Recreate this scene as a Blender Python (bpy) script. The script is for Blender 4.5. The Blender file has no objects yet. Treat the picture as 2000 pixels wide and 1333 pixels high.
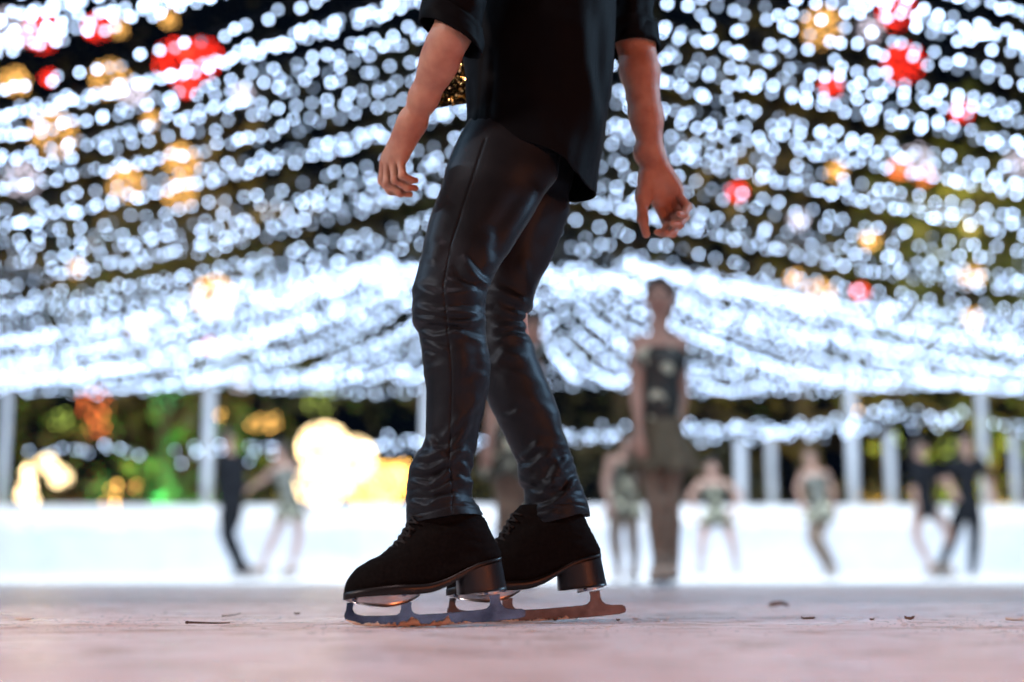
import bpy, bmesh, math, random
import numpy as np
from mathutils import Vector, Matrix
random.seed(7); RNG = np.random.default_rng(11)
scene = bpy.context.scene
COL = scene.collection

# ------------------------------------------------------------------ camera
CAMH = 0.0945; FPX = 2778.0; PITCH = math.atan(449.0/FPX)
FWD = np.array([0, math.cos(PITCH), math.sin(PITCH)]); UPV = np.array([0, -math.sin(PITCH), math.cos(PITCH)])
CAMP = np.array([0, 0, CAMH])
def at(px, py, Y):
    d = FWD + np.array([1, 0, 0])*((px-1000)/FPX) + UPV*((666.5-py)/FPX)
    return CAMP + d*(Y/d[1])
def proj(P):
    v = np.asarray(P) - CAMP
    zc = v @ FWD
    zc = np.where(np.abs(zc) < 1e-6, 1e-6, zc)
    return 1000+FPX*v[..., 0]/zc, 666.5-FPX*(v @ UPV)/zc, zc
cd = bpy.data.cameras.new('camera'); cam = bpy.data.objects.new('camera', cd); COL.objects.link(cam)
cam.location = CAMP; cam.rotation_euler = (math.pi/2+PITCH, 0, 0)
cd.lens = 50; cd.sensor_width = 36; cd.clip_start = 0.05; cd.clip_end = 2000
cd.dof.use_dof = True; cd.dof.focus_distance = 2.58; cd.dof.aperture_fstop = 1.46; cd.dof.aperture_blades = 0
scene.camera = cam

# ------------------------------------------------------------------ object helpers
def link(o, parent=None):
    COL.objects.link(o)
    if parent is not None: o.parent = parent
    return o
def tag(o, label=None, cat=None, group=None, kind=None):
    if label: o['label'] = label
    if cat: o['category'] = cat
    if group: o['group'] = group
    if kind: o['kind'] = kind
    return o
def empty(name, loc, label=None, cat=None, group=None):
    o = bpy.data.objects.new(name, None); o.location = loc; o.empty_display_size = .1
    return tag(link(o), label, cat, group)
def mesh_from(name, V, F, smooth=True):
    me = bpy.data.meshes.new(name)
    if isinstance(F, np.ndarray):
        V = np.asarray(V, dtype=np.float32); n = F.shape[1]
        me.vertices.add(len(V)); me.vertices.foreach_set('co', V.ravel())
        me.loops.add(F.size); me.loops.foreach_set('vertex_index', F.astype(np.int32).ravel())
        me.polygons.add(len(F)); me.polygons.foreach_set('loop_start', np.arange(len(F), dtype=np.int32)*n)
        me.update(calc_edges=True); me.validate()
    else:
        me.from_pydata([tuple(v) for v in V], [], [tuple(f) for f in F]); me.update()
    if smooth: me.polygons.foreach_set('use_smooth', np.ones(len(me.polygons), dtype=bool))
    return me
def obj(name, me, mat, parent=None, origin=None):
    """mesh in world coordinates; origin (of the parent empty) is subtracted"""
    if origin is not None:
        me.transform(Matrix.Translation(-Vector(origin)))
    o = bpy.data.objects.new(name, me)
    if mat is not None: me.materials.append(mat)
    return link(o, parent)
class MB:
    def __init__(s): s.V = []; s.F = []
    def add(s, V, F):
        n = len(s.V); s.V += [tuple(float(c) for c in v) for v in V]; s.F += [tuple(int(i)+n for i in f) for f in F]
    def box(s, c, size, R=None):
        x, y, z = np.array(size)/2
        P = np.array([(-x,-y,-z),(x,-y,-z),(x,y,-z),(-x,y,-z),(-x,-y,z),(x,-y,z),(x,y,z),(-x,y,z)])
        if R is not None: P = P @ np.array(R).T
        s.add(P+np.array(c), [(0,3,2,1),(4,5,6,7),(0,1,5,4),(1,2,6,5),(2,3,7,6),(3,0,4,7)])
    def tube(s, pts, r, n=8, caps=True):
        pts = [np.array(p, float) for p in pts]; m = len(pts)
        rr = r if hasattr(r, '__len__') else [r]*m
        rings = []; up = None
        for i in range(m):
            t = pts[min(i+1, m-1)]-pts[max(i-1, 0)]; t /= (np.linalg.norm(t)+1e-12)
            if up is None:
                a = np.array([0, 0, 1.]) if abs(t[2]) < .9 else np.array([1., 0, 0])
            else: a = up
            u = a - t*(a @ t); u /= (np.linalg.norm(u)+1e-12); up = u; w = np.cross(t, u)
            rings.append([pts[i]+rr[i]*(math.cos(q)*u+math.sin(q)*w) for q in np.arange(n)*2*math.pi/n])
        V = [p for R in rings for p in R]; F = []
        for i in range(m-1):
            for j in range(n):
                F.append((i*n+j, i*n+(j+1) % n, (i+1)*n+(j+1) % n, (i+1)*n+j))
        if caps: F.append(tuple(range(n-1, -1, -1))); F.append(tuple((m-1)*n+j for j in range(n)))
        s.add(V, F)
    def ico(s, c, r, sub=1, scale=(1, 1, 1)):
        bm = bmesh.new(); bmesh.ops.create_icosphere(bm, subdivisions=sub, radius=1)
        V = [np.array(v.co)*r*np.array(scale)+np.array(c) for v in bm.verts]
        bm.verts.ensure_lookup_table(); F = [[v.index for v in f.verts] for f in bm.faces]; bm.free(); s.add(V, F)
    def build(s, name, mat, parent=None, origin=None, smooth=True):
        return obj(name, mesh_from(name, s.V, s.F, smooth), mat, parent, origin)

# ------------------------------------------------------------------ smooth noise
_T = RNG.random((256, 256))
def noise2(x, y):
    x = np.asarray(x, float); y = np.asarray(y, float)
    xi = np.floor(x).astype(int); yi = np.floor(y).astype(int); fx = x-xi; fy = y-yi
    fx = fx*fx*(3-2*fx); fy = fy*fy*(3-2*fy)
    a = _T[xi & 255, yi & 255]; b = _T[(xi+1) & 255, yi & 255]; c = _T[xi & 255, (yi+1) & 255]; d = _T[(xi+1) & 255, (yi+1) & 255]
    return (a*(1-fx)+b*fx)*(1-fy)+(c*(1-fx)+d*fx)*fy - .5

# ------------------------------------------------------------------ signed-distance bodies
def smin(a, b, k):
    if k <= 0: return np.minimum(a, b)
    h = np.maximum(k-np.abs(a-b), 0)/k
    return np.minimum(a, b)-h*h*k*.25
def d_cone(P, a, ra, b, rb):
    ba = b-a; l2 = ba @ ba
    if l2 < 1e-12: return np.linalg.norm(P-a, axis=-1)-max(ra, rb)
    t = np.clip(((P-a) @ ba)/l2, 0, 1)
    return np.linalg.norm(P-a-t[..., None]*ba, axis=-1)-(ra+(rb-ra)*t)
class Field:
    def __init__(s, lo, hi, res):
        s.lo = np.array(lo, float); s.res = res
        s.n = np.ceil((np.array(hi)-s.lo)/res).astype(int)+1
        s.D = np.full(s.n, .05, np.float32)
    def local(s, lo, hi):
        i0 = np.clip(np.floor((lo-s.lo)/s.res).astype(int), 0, s.n); i1 = np.clip(np.ceil((hi-s.lo)/s.res).astype(int)+1, 0, s.n)
        sl = tuple(slice(a, b) for a, b in zip(i0, i1))
        ax = [s.lo[k]+s.res*np.arange(i0[k], i1[k]) for k in range(3)]
        return sl, np.stack(np.meshgrid(*ax, indexing='ij'), -1)
    def cone(s, a, ra, b, rb, k=.01):
        a = np.array(a, float); b = np.array(b, float); m = max(ra, rb)+k+3*s.res
        sl, P = s.local(np.minimum(a, b)-m, np.maximum(a, b)+m)
        if P.size: s.D[sl] = smin(s.D[sl], d_cone(P, a, ra, b, rb), k)
    def ell(s, c, r, k=.01, R=None):
        c = np.array(c, float); r = np.array(r, float); m = max(r)+k+3*s.res
        sl, P = s.local(c-m, c+m)
        if P.size:
            Q = P-c
            if R is not None: Q = Q @ R
            q = np.linalg.norm(Q/r, axis=-1); g = np.linalg.norm(Q/(r*r), axis=-1)+1e-9
            s.D[sl] = smin(s.D[sl], q*(q-1)/g, k)
    def carve(s, c, r, k=.004):
        c = np.array(c, float); m = r+k+3*s.res
        sl, P = s.local(c-m, c+m)
        if P.size: s.D[sl] = -smin(-s.D[sl], np.linalg.norm(P-c, axis=-1)-r, k)
    def union(s, o, k): s.D = smin(s.D, o.D, k)
    def mesh(s):
        D = s.D; S = D < 0
        c = np.zeros(np.array(D.shape)-1, np.int8)
        for i in (0, 1):
            for j in (0, 1):
                for k in (0, 1):
                    c += S[i:D.shape[0]-1+i, j:D.shape[1]-1+j, k:D.shape[2]-1+k]
        act = (c > 0) & (c < 8); idx = np.argwhere(act)
        ids = np.full(c.shape, -1, np.int64); ids[act] = np.arange(len(idx))
        acc = np.zeros((len(idx), 3)); cnt = np.zeros(len(idx))
        C = [(i, j, k) for i in (0, 1) for j in (0, 1) for k in (0, 1)]
        for p in C:
            for ax in range(3):
                if p[ax]: continue
                q = list(p); q[ax] = 1
                A = D[idx[:, 0]+p[0], idx[:, 1]+p[1], idx[:, 2]+p[2]]; B = D[idx[:, 0]+q[0], idx[:, 1]+q[1], idx[:, 2]+q[2]]
                m = (A < 0) != (B < 0); t = np.where(m, A/np.where(m, A-B, 1), 0)
                pos = np.tile(np.array(p, float), (len(idx), 1)); pos[:, ax] += t
                acc += pos*m[:, None]; cnt += m
        V = s.lo+s.res*(idx+acc/cnt[:, None]); F = []
        for ax in range(3):
            o1, o2 = [(1, 2), (2, 0), (0, 1)][ax]
            n = D.shape; sl0 = [slice(1, n[k]-1) for k in range(3)]; sl1 = list(sl0)
            sl0[ax] = slice(0, n[ax]-1); sl1[ax] = slice(1, n[ax])
            s0 = S[tuple(sl0)]; s1 = S[tuple(sl1)]
            e = np.argwhere(s0 != s1); st = s0[s0 != s1]
            off = np.array([1, 1, 1]); off[ax] = 0; e = e+off
            def cell(d1, d2):
                q = e.copy(); q[:, o1] -= d1; q[:, o2] -= d2
                return ids[q[:, 0], q[:, 1], q[:, 2]]
            Q = np.stack([cell(1, 1), cell(0, 1), cell(0, 0), cell(1, 0)], 1)
            Q[~st] = Q[~st][:, ::-1]; F.append(Q)
        return V, np.concatenate(F)

# ------------------------------------------------------------------ folds drawn onto cloth
def seg_dist(px, py, poly):
    """distance to a polyline, position along it (0..1) and signed side"""
    best = np.full(px.shape, 1e9); tt = np.zeros(px.shape); sd = np.zeros(px.shape)
    L = [0]
    for a, b in zip(poly[:-1], poly[1:]): L.append(L[-1]+math.hypot(b[0]-a[0], b[1]-a[1]))
    for i, (a, b) in enumerate(zip(poly[:-1], poly[1:])):
        dx, dy = b[0]-a[0], b[1]-a[1]; l2 = dx*dx+dy*dy+1e-9
        t = np.clip(((px-a[0])*dx+(py-a[1])*dy)/l2, 0, 1)
        ex = px-a[0]-t*dx; ey = py-a[1]-t*dy; d = np.hypot(ex, ey); m = d < best
        best = np.where(m, d, best); tt = np.where(m, (L[i]+t*math.sqrt(l2))/L[-1], tt)
        sd = np.where(m, np.sign(ex*dy-ey*dx), sd)
    return best, tt, sd
def folds(V, N, lines):
    """lines: (polyline in photo pixels, half width px, height m); moves camera-facing cloth along its normal"""
    px, py, _ = proj(V); face = np.clip(-(N @ FWD)*3+.3, 0, 1); d = np.zeros(len(V))
    for poly, w, amp in lines:
        x0 = min(p[0] for p in poly)-3*w; x1 = max(p[0] for p in poly)+3*w; y0 = min(p[1] for p in poly)-3*w; y1 = max(p[1] for p in poly)+3*w
        m = (px > x0) & (px < x1) & (py > y0) & (py < y1)
        if not m.any(): continue
        q, t, sd = seg_dist(px[m], py[m], poly)
        taper = np.clip(np.sin(math.pi*np.clip(t, 0, 1))*1.6, .0, 1) if w > 3 else 1
        s = q*sd/w
        prof = np.exp(-s*s)-.45*np.exp(-(s-1.5)**2)
        if w <= 3: prof = np.exp(-s*s)
        d[m] += amp*taper*prof*face[m]
    return d
def grid_normals(V, nr, ns):
    G = V.reshape(nr, ns, 3)
    du = np.gradient(G, axis=0); dv = np.roll(G, -1, 1)-np.roll(G, 1, 1)
    N = np.cross(dv, du); N /= (np.linalg.norm(N, axis=-1, keepdims=True)+1e-12)
    c = G.mean(1, keepdims=True); s = np.sign((N*(G-c)).sum(-1).mean())
    return (N*s).reshape(-1, 3)
def grid_faces(nr, ns, closed=True):
    i = np.arange(nr-1)[:, None]; j = np.arange(ns if closed else ns-1)[None, :]; j2 = (j+1) % ns
    return np.stack([i*ns+j, i*ns+j2, (i+1)*ns+j2, (i+1)*ns+j], -1).reshape(-1, 4)
def interp(pts, x):
    """smooth (Catmull-Rom like) interpolation of [(x, v), ...]"""
    pts = sorted(pts); X = np.array([p[0] for p in pts], float); Y = np.array([p[1] for p in pts], float)
    h = np.diff(X); dl = np.diff(Y)/h; m = np.zeros_like(Y); m[0] = dl[0]; m[-1] = dl[-1]
    for i in range(1, len(X)-1):
        m[i] = 0 if dl[i-1]*dl[i] <= 0 else 2/(1/dl[i-1]+1/dl[i])
    x = np.clip(np.asarray(x, float), X[0], X[-1]); i = np.clip(np.searchsorted(X, x, 'right')-1, 0, len(X)-2)
    t = (x-X[i])/h[i]
    return (2*t**3-3*t**2+1)*Y[i]+(t**3-2*t**2+t)*h[i]*m[i]+(-2*t**3+3*t**2)*Y[i+1]+(t**3-t**2)*h[i]*m[i+1]

# ------------------------------------------------------------------ materials
def mat(name, color, rough=.6, metal=0, spec=.5, noise=None, bump=None, sheen=0, coat=0, sss=0):
    m = bpy.data.materials.new(name); m.use_nodes = True; nt = m.node_tree; b = nt.nodes['Principled BSDF']
    b.inputs['Base Color'].default_value = (*color, 1); b.inputs['Roughness'].default_value = rough
    b.inputs['Metallic'].default_value = metal; b.inputs['Specular IOR Level'].default_value = spec
    if sheen: b.inputs['Sheen Weight'].default_value = sheen; b.inputs['Sheen Roughness'].default_value = .4
    if coat: b.inputs['Coat Weight'].default_value = coat; b.inputs['Coat Roughness'].default_value = .15
    if sss:
        b.inputs['Subsurface Weight'].default_value = sss; b.inputs['Subsurface Radius'].default_value = (1, .35, .2); b.inputs['Subsurface Scale'].default_value = .006
    tc = nt.nodes.new('ShaderNodeTexCoord')
    if noise:      # (scale, second colour, detail, lo, hi)
        n = nt.nodes.new('ShaderNodeTexNoise'); n.inputs['Scale'].default_value = noise[0]; n.inputs['Detail'].default_value = noise[2]
        r = nt.nodes.new('ShaderNodeMapRange'); r.inputs['From Min'].default_value = noise[3]; r.inputs['From Max'].default_value = noise[4]
        x = nt.nodes.new('ShaderNodeMix'); x.data_type = 'RGBA'; x.inputs['A'].default_value = (*color, 1); x.inputs['B'].default_value = (*noise[1], 1)
        nt.links.new(tc.outputs['Object'], n.inputs['Vector']); nt.links.new(n.outputs['Fac'], r.inputs['Value'])
        nt.links.new(r.outputs['Result'], x.inputs['Factor']); nt.links.new(x.outputs['Result'], b.inputs['Base Color'])
    if bump:       # (scale, strength, distance)
        n = nt.nodes.new('ShaderNodeTexNoise'); n.inputs['Scale'].default_value = bump[0]; n.inputs['Detail'].default_value = 4
        k = nt.nodes.new('ShaderNodeBump'); k.inputs['Strength'].default_value = bump[1]; k.inputs['Distance'].default_value = bump[2]
        nt.links.new(tc.outputs['Object'], n.inputs['Vector']); nt.links.new(n.outputs['Fac'], k.inputs['Height']); nt.links.new(k.outputs['Normal'], b.inputs['Normal'])
    return m
def glow(name, color, lo, hi, island=False, sampling='AUTO'):
    m = bpy.data.materials.new(name); m.use_nodes = True; nt = m.node_tree
    nt.nodes.remove(nt.nodes['Principled BSDF']); e = nt.nodes.new('ShaderNodeEmission'); e.inputs['Color'].default_value = (*color, 1)
    if island: g = nt.nodes.new('ShaderNodeNewGeometry'); src = g.outputs['Random Per Island']
    else: g = nt.nodes.new('ShaderNodeObjectInfo'); src = g.outputs['Random']
    r = nt.nodes.new('ShaderNodeMapRange'); r.inputs['To Min'].default_value = lo; r.inputs['To Max'].default_value = hi
    nt.links.new(src, r.inputs['Value']); nt.links.new(r.outputs['Result'], e.inputs['Strength'])
    nt.links.new(e.outputs['Emission'], nt.nodes['Material Output'].inputs['Surface'])
    m.cycles.emission_sampling = sampling
    return m
M = {}
M['skin'] = mat('skin', (.50, .275, .19), .5, spec=.4, noise=(26, (.38, .165, .11), 7, .36, .68), bump=(330, .28, .002), sss=.25)
M['nail'] = mat('nail', (.58, .34, .27), .25)
M['shirt'] = mat('shirt_cloth', (.0022, .0030, .0044), .66, spec=.07, bump=(900, .3, .001))
M['pants'] = mat('pants_cloth', (.0085, .0092, .0112), .50, spec=.27, noise=(30, (.012, .0128, .015), 5, .3, .7), bump=(1100, .18, .0008))
M['pants'].node_tree.nodes['Principled BSDF'].inputs['Specular Tint'].default_value = (.62, .82, 1, 1)  # blue sheen put into the specular tint to offset warm reflections
M['suede'] = mat('suede', (.0042, .0040, .0042), .95, spec=.10, noise=(160, (.008, .0074, .0074), 3, .3, .7), bump=(700, .35, .001))
M['sole'] = mat('sole_lacquer', (.008, .008, .009), .38, spec=.3, bump=(140, .08, .001))
M['heel'] = mat('heel_lacquer', (.008, .009, .012), .36, spec=.4, bump=(90, .1, .001))
M['lace'] = mat('lace', (.008, .007, .007), .8)
M['steel'] = mat('blade_steel', (.17, .23, .35), .2, metal=1, noise=(18, (.05, .07, .12), 6, .35, .7), bump=(260, .08, .0006))  # blue of the cool light is put into the steel colour
M['steeldull'] = mat('worn_steel', (.22, .19, .19), .40, metal=1, noise=(40, (.12, .10, .10), 6, .3, .7), bump=(200, .12, .0008))
M['plate'] = mat('plate_steel', (.55, .54, .55), .3, metal=1, noise=(50, (.40, .36, .36), 5, .35, .7))
M['slush'] = mat('slush', (.88, .74, .60), .5, noise=(220, (.93, .84, .74), 4, .3, .7), bump=(500, .8, .003))  # white slush; the tan of the warm light is put into its colour
M['leaf'] = mat('dry_leaf', (.20, .085, .04), .6, noise=(60, (.09, .04, .02), 4, .3, .7))
M['twig'] = mat('twig', (.12, .05, .025), .7, noise=(200, (.05, .02, .012), 3, .3, .7))
M['wire'] = mat('black_wire', (.01, .012, .016), .6)
M['post'] = mat('painted_post', (.52, .56, .62), .5, noise=(6, (.44, .48, .54), 4, .3, .7))
M['board'] = mat('board_panel', (.74, .78, .84), .35, noise=(2.5, (.66, .71, .79), 5, .3, .7))
M['rail'] = mat('rail_white', (.92, .93, .95), .3)
M['bark'] = mat('bark', (.07, .05, .035), .9, noise=(9, (.035, .026, .02), 6, .3, .7), bump=(30, .6, .03))
# ================================================================== the skater in front
ORG = np.array([at(930, 1215, 2.6)[0], 2.6, 0.0])
SK = empty('person', ORG, 'skater in black shirt and dark satin trousers gliding in the middle of the foreground', 'person')
def fix_winding(V, F):
    a, b, c = V[F[:, 0]], V[F[:, 1]], V[F[:, 2]]
    d = V[F[:, 3]] if F.shape[1] == 4 else None
    vol = np.einsum('ij,ij->i', a, np.cross(b, c)).sum()
    if d is not None: vol += np.einsum('ij,ij->i', a, np.cross(c, d)).sum()
    return F if vol > 0 else F[:, ::-1].copy()
# ---- arms with hands, one field each
def arm(lo, hi, res, upper, fore, wrist_r, palm, digits, extra):
    A = Field(lo, hi, res)
    for a, ra, b, rb in upper+fore: A.cone(a, ra, b, rb, .018)
    for a, ra, b, rb in palm: A.cone(a, ra, b, rb, .014)
    for a, ra, b, rb, k in extra: A.cone(a, ra, b, rb, k)
    for ch in digits:
        f = Field(lo, hi, res)
        ch = [(a, r*.93) for a, r in ch] if ch is not digits[-1] else ch
        last = ch[0][1] == digits[-1][0][1]
        for (a, ra), (b, rb) in zip(ch[:-1], ch[1:]): f.cone(a, ra, b, rb, .003)
        for (a, ra) in ch[1:-1]: f.ell(a, (ra*1.06,)*3, .004)       # knuckles
        A.union(f, .0028 if not last else .012)
    V, F = A.mesh(); return V, fix_winding(V, F)
P = at
Lsh, Lel, Lwr = P(925, -330, 2.46), P(884, 66, 2.45), P(806, 238, 2.545)
Lmcp = [P(783, 316, 2.558), P(768, 320, 2.575), P(757, 320, 2.592), P(750, 316, 2.608)]
def mid(a, b, t): return np.array(a)*(1-t)+np.array(b)*t
Lfing = [
 [(Lmcp[0], .0085), (P(786, 343, 2.548), .0078), (P(801, 352, 2.556), .0070), (P(812, 353, 2.565), .0058)],
 [(Lmcp[1], .0092), (P(772, 352, 2.565), .0085), (P(796, 367, 2.572), .0076), (P(812, 368, 2.582), .0062)],
 [(Lmcp[2], .0095), (P(756, 358, 2.585), .0088), (P(780, 377, 2.588), .0078), (P(800, 380, 2.598), .0064)],
 [(Lmcp[3], .0092), (P(746, 354, 2.61), .0084), (P(762, 374, 2.612), .0074), (P(782, 380, 2.62), .0060)],
 [(P(792, 268, 2.585), .0125), (P(772, 296, 2.625), .0110), (P(766, 330, 2.645), .0095), (P(772, 350, 2.652), .0072)],
]
Lpalm = [(Lwr, .0215, mid(Lwr, Lmcp[k], .9), r) for k, r in zip(range(4), (.0125, .0130, .0130, .0120))]
Lfore = [(Lel, .0315, mid(Lel, Lwr, .30), .0315), (mid(Lel, Lwr, .30), .0315, mid(Lel, Lwr, .72), .0250), (mid(Lel, Lwr, .72), .0260, Lwr, .0208),
         (mid(Lel, Lwr, .15)+np.array([-.006, 0, .004]), .030, mid(Lel, Lwr, .45), .026)]
Lup = [(mid(Lsh, Lel, .6), .036, Lel, .0325)]
LV, LF = arm((-.30, 2.38, .60), (-.04, 2.72, 1.22), .0017, Lup, Lfore, .021, Lpalm, Lfing, [(mid(Lwr, Lmcp[1], .1), .020, mid(Lwr, Lmcp[1], .6), .0175, .012)])
Rsh, Rel, Rwr = P(1205, -330, 2.84), P(1240, 70, 2.80), P(1272, 300, 2.80)
Rmcp = [P(1326, 380, 2.812), P(1314, 389, 2.822), P(1300, 396, 2.828), P(1283, 398, 2.828)]
Rfing = [
 [(Rmcp[0], .0095), (P(1343, 404, 2.785), .0085), (P(1336, 420, 2.752), .0076), (P(1325, 419, 2.738), .0066)],
 [(Rmcp[1], .0100), (P(1338, 424, 2.795), .0090), (P(1327, 440, 2.760), .0080), (P(1313, 437, 2.745), .0070)],
 [(Rmcp[2], .0102), (P(1324, 440, 2.805), .0092), (P(1314, 457, 2.775), .0082), (P(1300, 457, 2.757), .0070)],
 [(Rmcp[3], .0100), (P(1303, 440, 2.815), .0090), (P(1294, 456, 2.790), .0080), (P(1283, 454, 2.775), .0068)],
 [(P(1268, 345, 2.803), .0165), (P(1255, 388, 2.793), .0128), (P(1255, 428, 2.785), .0106), (P(1262, 458, 2.785), .0080)],
]
Rpalm = [(Rwr+np.array([(.5-k)*.006, 0, 0]), .0200, mid(Rwr, Rmcp[3-k], .92), r) for k, r in zip(range(4), (.0135, .0140, .0145, .0140))]
Rpalm += [(mid(Rwr, Rmcp[0], .1), .0200, mid(Rwr, Rmcp[0], .75), .0165)]
Rfore = [(Rel, .0395, mid(Rel, Rwr, .30), .0385), (mid(Rel, Rwr, .30), .0385, mid(Rel, Rwr, .70), .0320), (mid(Rel, Rwr, .70), .0320, Rwr, .0255)]
Rup = [(mid(Rsh, Rel, .6), .040, Rel, .0395)]
RV, RF = arm((.17, 2.68, .60), (.44, 2.94, 1.26), .0017, Rup, Rfore, .024, Rpalm, Rfing, [(P(1266, 345, 2.800), .019, P(1259, 388, 2.795), .0150, .016), (P(1270, 350, 2.805), .018, P(1292, 392, 2.82), .014, .016)])
# palm and knuckle creases
def bend(V, F, lines):
    me = mesh_from('tmp', V, F); N = np.zeros(len(V)*3, np.float32); me.vertices.foreach_get('normal', N); bpy.data.meshes.remove(me)
    N = N.reshape(-1, 3); return V+N*folds(V, N, lines)[:, None]
RV = bend(RV, RF, [([(1290, 395), (1308, 385), (1330, 372)], 2.2, -.0018), ([(1272, 352), (1280, 380), (1276, 402)], 2.4, -.002), ([(1285, 378), (1305, 372), (1322, 364)], 2.0, -.0012),
    ([(1298, 398), (1322, 384)], 1.6, -.001), ([(1250, 316), (1275, 320), (1296, 318)], 1.8, -.0010), ([(1249, 430), (1264, 430)], 1.6, -.001), ([(1250, 390), (1264, 384)], 1.6, -.0008),
    ([(1306, 330), (1318, 350), (1330, 368)], 6, .0012), ([(1276, 225), (1270, 270), (1271, 306)], 3.2, .0020), ([(1262, 215), (1259, 262), (1262, 304)], 3.0, .0016), ([(1240, 150), (1246, 190), (1255, 235)], 4, .0012), ([(1288, 352), (1300, 366), (1318, 376)], 7, -.0035)])
LV = bend(LV, LF, [([(800, 262), (790, 290), (783, 312)], 3, .0020), ([(795, 265), (775, 295), (768, 315)], 2.6, .0020), ([(788, 262), (764, 295), (757, 315)], 2.6, .0016), ([(850, 110), (836, 160), (815, 215)], 4, .0012), ([(866, 150), (846, 190), (826, 222)], 6, -.0012),
    ([(779, 342), (790, 340)], 1.6, -.0008), ([(765, 350), (776, 348)], 1.6, -.0008), ([(828, 215), (820, 240), (812, 250)], 4, .0015)])
# ---- trunk, head and legs (inside the clothes), 6 mm field
Hd = P(1005, -640, 2.66); Nk = P(1045, -420, 2.66); Pv = P(1020, 215, 2.66)
T = Field((-.35, 2.30, .05), (.45, 3.10, 2.0), .007)
for a, ra, b, rb in [(Nk, .055, P(1020, -560, 2.66), .055), (Lsh, .055, Rsh, .055), (P(1050, -250, 2.66), .105, P(1045, 20, 2.66), .095), (P(1045, 20, 2.66), .095, Pv, .075),
      (Lsh, .045, mid(Lsh, Lel, .7), .036), (Rsh, .045, mid(Rsh, Rel, .7), .036), (P(980, -250, 2.58), .09, P(1110, -250, 2.74), .09),
      (P(975, 330, 2.63), .055, P(885, 600, 2.515), .038), (P(885, 600, 2.515), .038, P(868, 1000, 2.52), .030),
      (P(1040, 300, 2.745), .044, P(985, 600, 2.735), .034), (P(985, 600, 2.735), .034, P(1088, 1000, 2.75), .030)]:
    T.cone(a, ra, b, rb, .04)
fv = np.array([-.74, .67, 0]); sv = np.array([.67, .74, 0])
T.ell(Hd, (.085, .085, .118), .02); T.ell(Hd+fv*.035-np.array([0, 0, .045]), (.058, .058, .07), .03)
T.cone(Hd+fv*.088+np.array([0, 0, .004]), .010, Hd+fv*.108-np.array([0, 0, .03]), .015, .012)
for s in (-1, 1):
    T.carve(Hd+fv*.098+sv*s*.032+np.array([0, 0, .008]), .018, .012); T.ell(Hd+fv*.078+sv*s*.032+np.array([0, 0, .006]), (.015,)*3, .004)
    T.ell(Hd+sv*s*.086-np.array([0, 0, .01]), (.018, .018, .032), .008)
T.cone(Hd+fv*.093+sv*.022-np.array([0, 0, .06]), .010, Hd+fv*.093-sv*.022-np.array([0, 0, .06]), .010, .008)
TV, TF = T.mesh(); TF = fix_winding(TV, TF)
BV = np.concatenate([LV, RV, TV]); BF = np.concatenate([LF, RF+len(LV), TF+len(LV)+len(RV)])
body = obj('body', mesh_from('body', BV, BF), M['skin'], SK, ORG)
Hh = Field(Hd-.2, Hd+.2, .007)
Hh.ell(Hd+np.array([0, 0, .02])-fv*.012, (.096, .096, .122), .0); Hh.carve(Hd+fv*.10-np.array([0, 0, .03]), .085, .02); Hh.carve(Hd+fv*.03-np.array([0, 0, .14]), .10, .02)
hv, hf = Hh.mesh(); M['hair'] = mat('dark_hair', (.018, .012, .009), .5, bump=(90, .8, .006))
obj('hair', mesh_from('hair', hv, fix_winding(hv, hf)), M['hair'], SK, ORG)

# ---- trousers: two lofted legs following the photo's outline
def leg(left, right, depth, thick, y0, y1, cuff, ns=260, step=1.0, seed=0, lines=(), bands=()):
    ys = np.arange(y0, y1+.01, step); nr = len(ys)
    xl = interp(left, ys); xr = interp(right, ys); Yc = interp(depth, ys); th = interp(thick, ys)
    ph = np.arange(ns)*2*math.pi/ns
    V = np.zeros((nr, ns, 3))
    for i, y in enumerate(ys):
        a = at(xl[i], y, Yc[i]); b = at(xr[i], y, Yc[i]); c = (a+b)/2; hw = (b[0]-a[0])/2
        ce = np.sign(np.cos(ph))*np.abs(np.cos(ph))**.93
        V[i, :, 0] = c[0]+hw*ce; V[i, :, 1] = c[1]+hw*th[i]*np.sin(ph)
        lift = (cuff(ph)*np.clip((y-(y1-60))/60, 0, 1)**1.5) if cuff else 0   # uneven lower edge
        V[i, :, 2] = c[2]+lift
    V = V.reshape(-1, 3); N = grid_normals(V, nr, ns)
    yy = np.repeat(ys, ns); pp = np.tile(ph, nr)
    d = np.zeros(len(V))
    for (ya, yb, amp, fy, fp, sl) in bands:      # crumpled zones: ridges running round the leg
        w = np.clip((yy-ya)/25, 0, 1)*np.clip((yb-yy)/25, 0, 1)
        q = yy+sl*np.cos(pp+seed)
        r = noise2(q*fy+seed*9.1+3*noise2(np.cos(pp)*1.5+seed, yy*.02), np.cos(pp)*fp+20)+.5*noise2(q*fy*2.1, np.cos(pp)*fp*1.7+np.sin(pp)*fp+40+seed)
        d += amp*w*r
    d += .0022*noise2(yy*.018+seed, np.cos(pp)*1.6+np.sin(pp)*1.1+5)
    d += folds(V, N, [(p, w*1.15, a*1.05) if w > 3 else (p, w, a) for p, w, a in lines])
    V = V+N*d[:, None]
    return V, grid_faces(nr, ns), nr, ns
nl_left = [(240, 915), (281, 893), (310, 880), (335, 871), (349, 868), (389, 855), (430, 842), (480, 831), (528, 818), (564, 808), (600, 806), (625, 807), (654, 819), (690, 826), (735, 831), (802, 833), (847, 833), (872, 826), (897, 809), (928, 800), (978, 796), (1010, 796), (1029, 797)]
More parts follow.
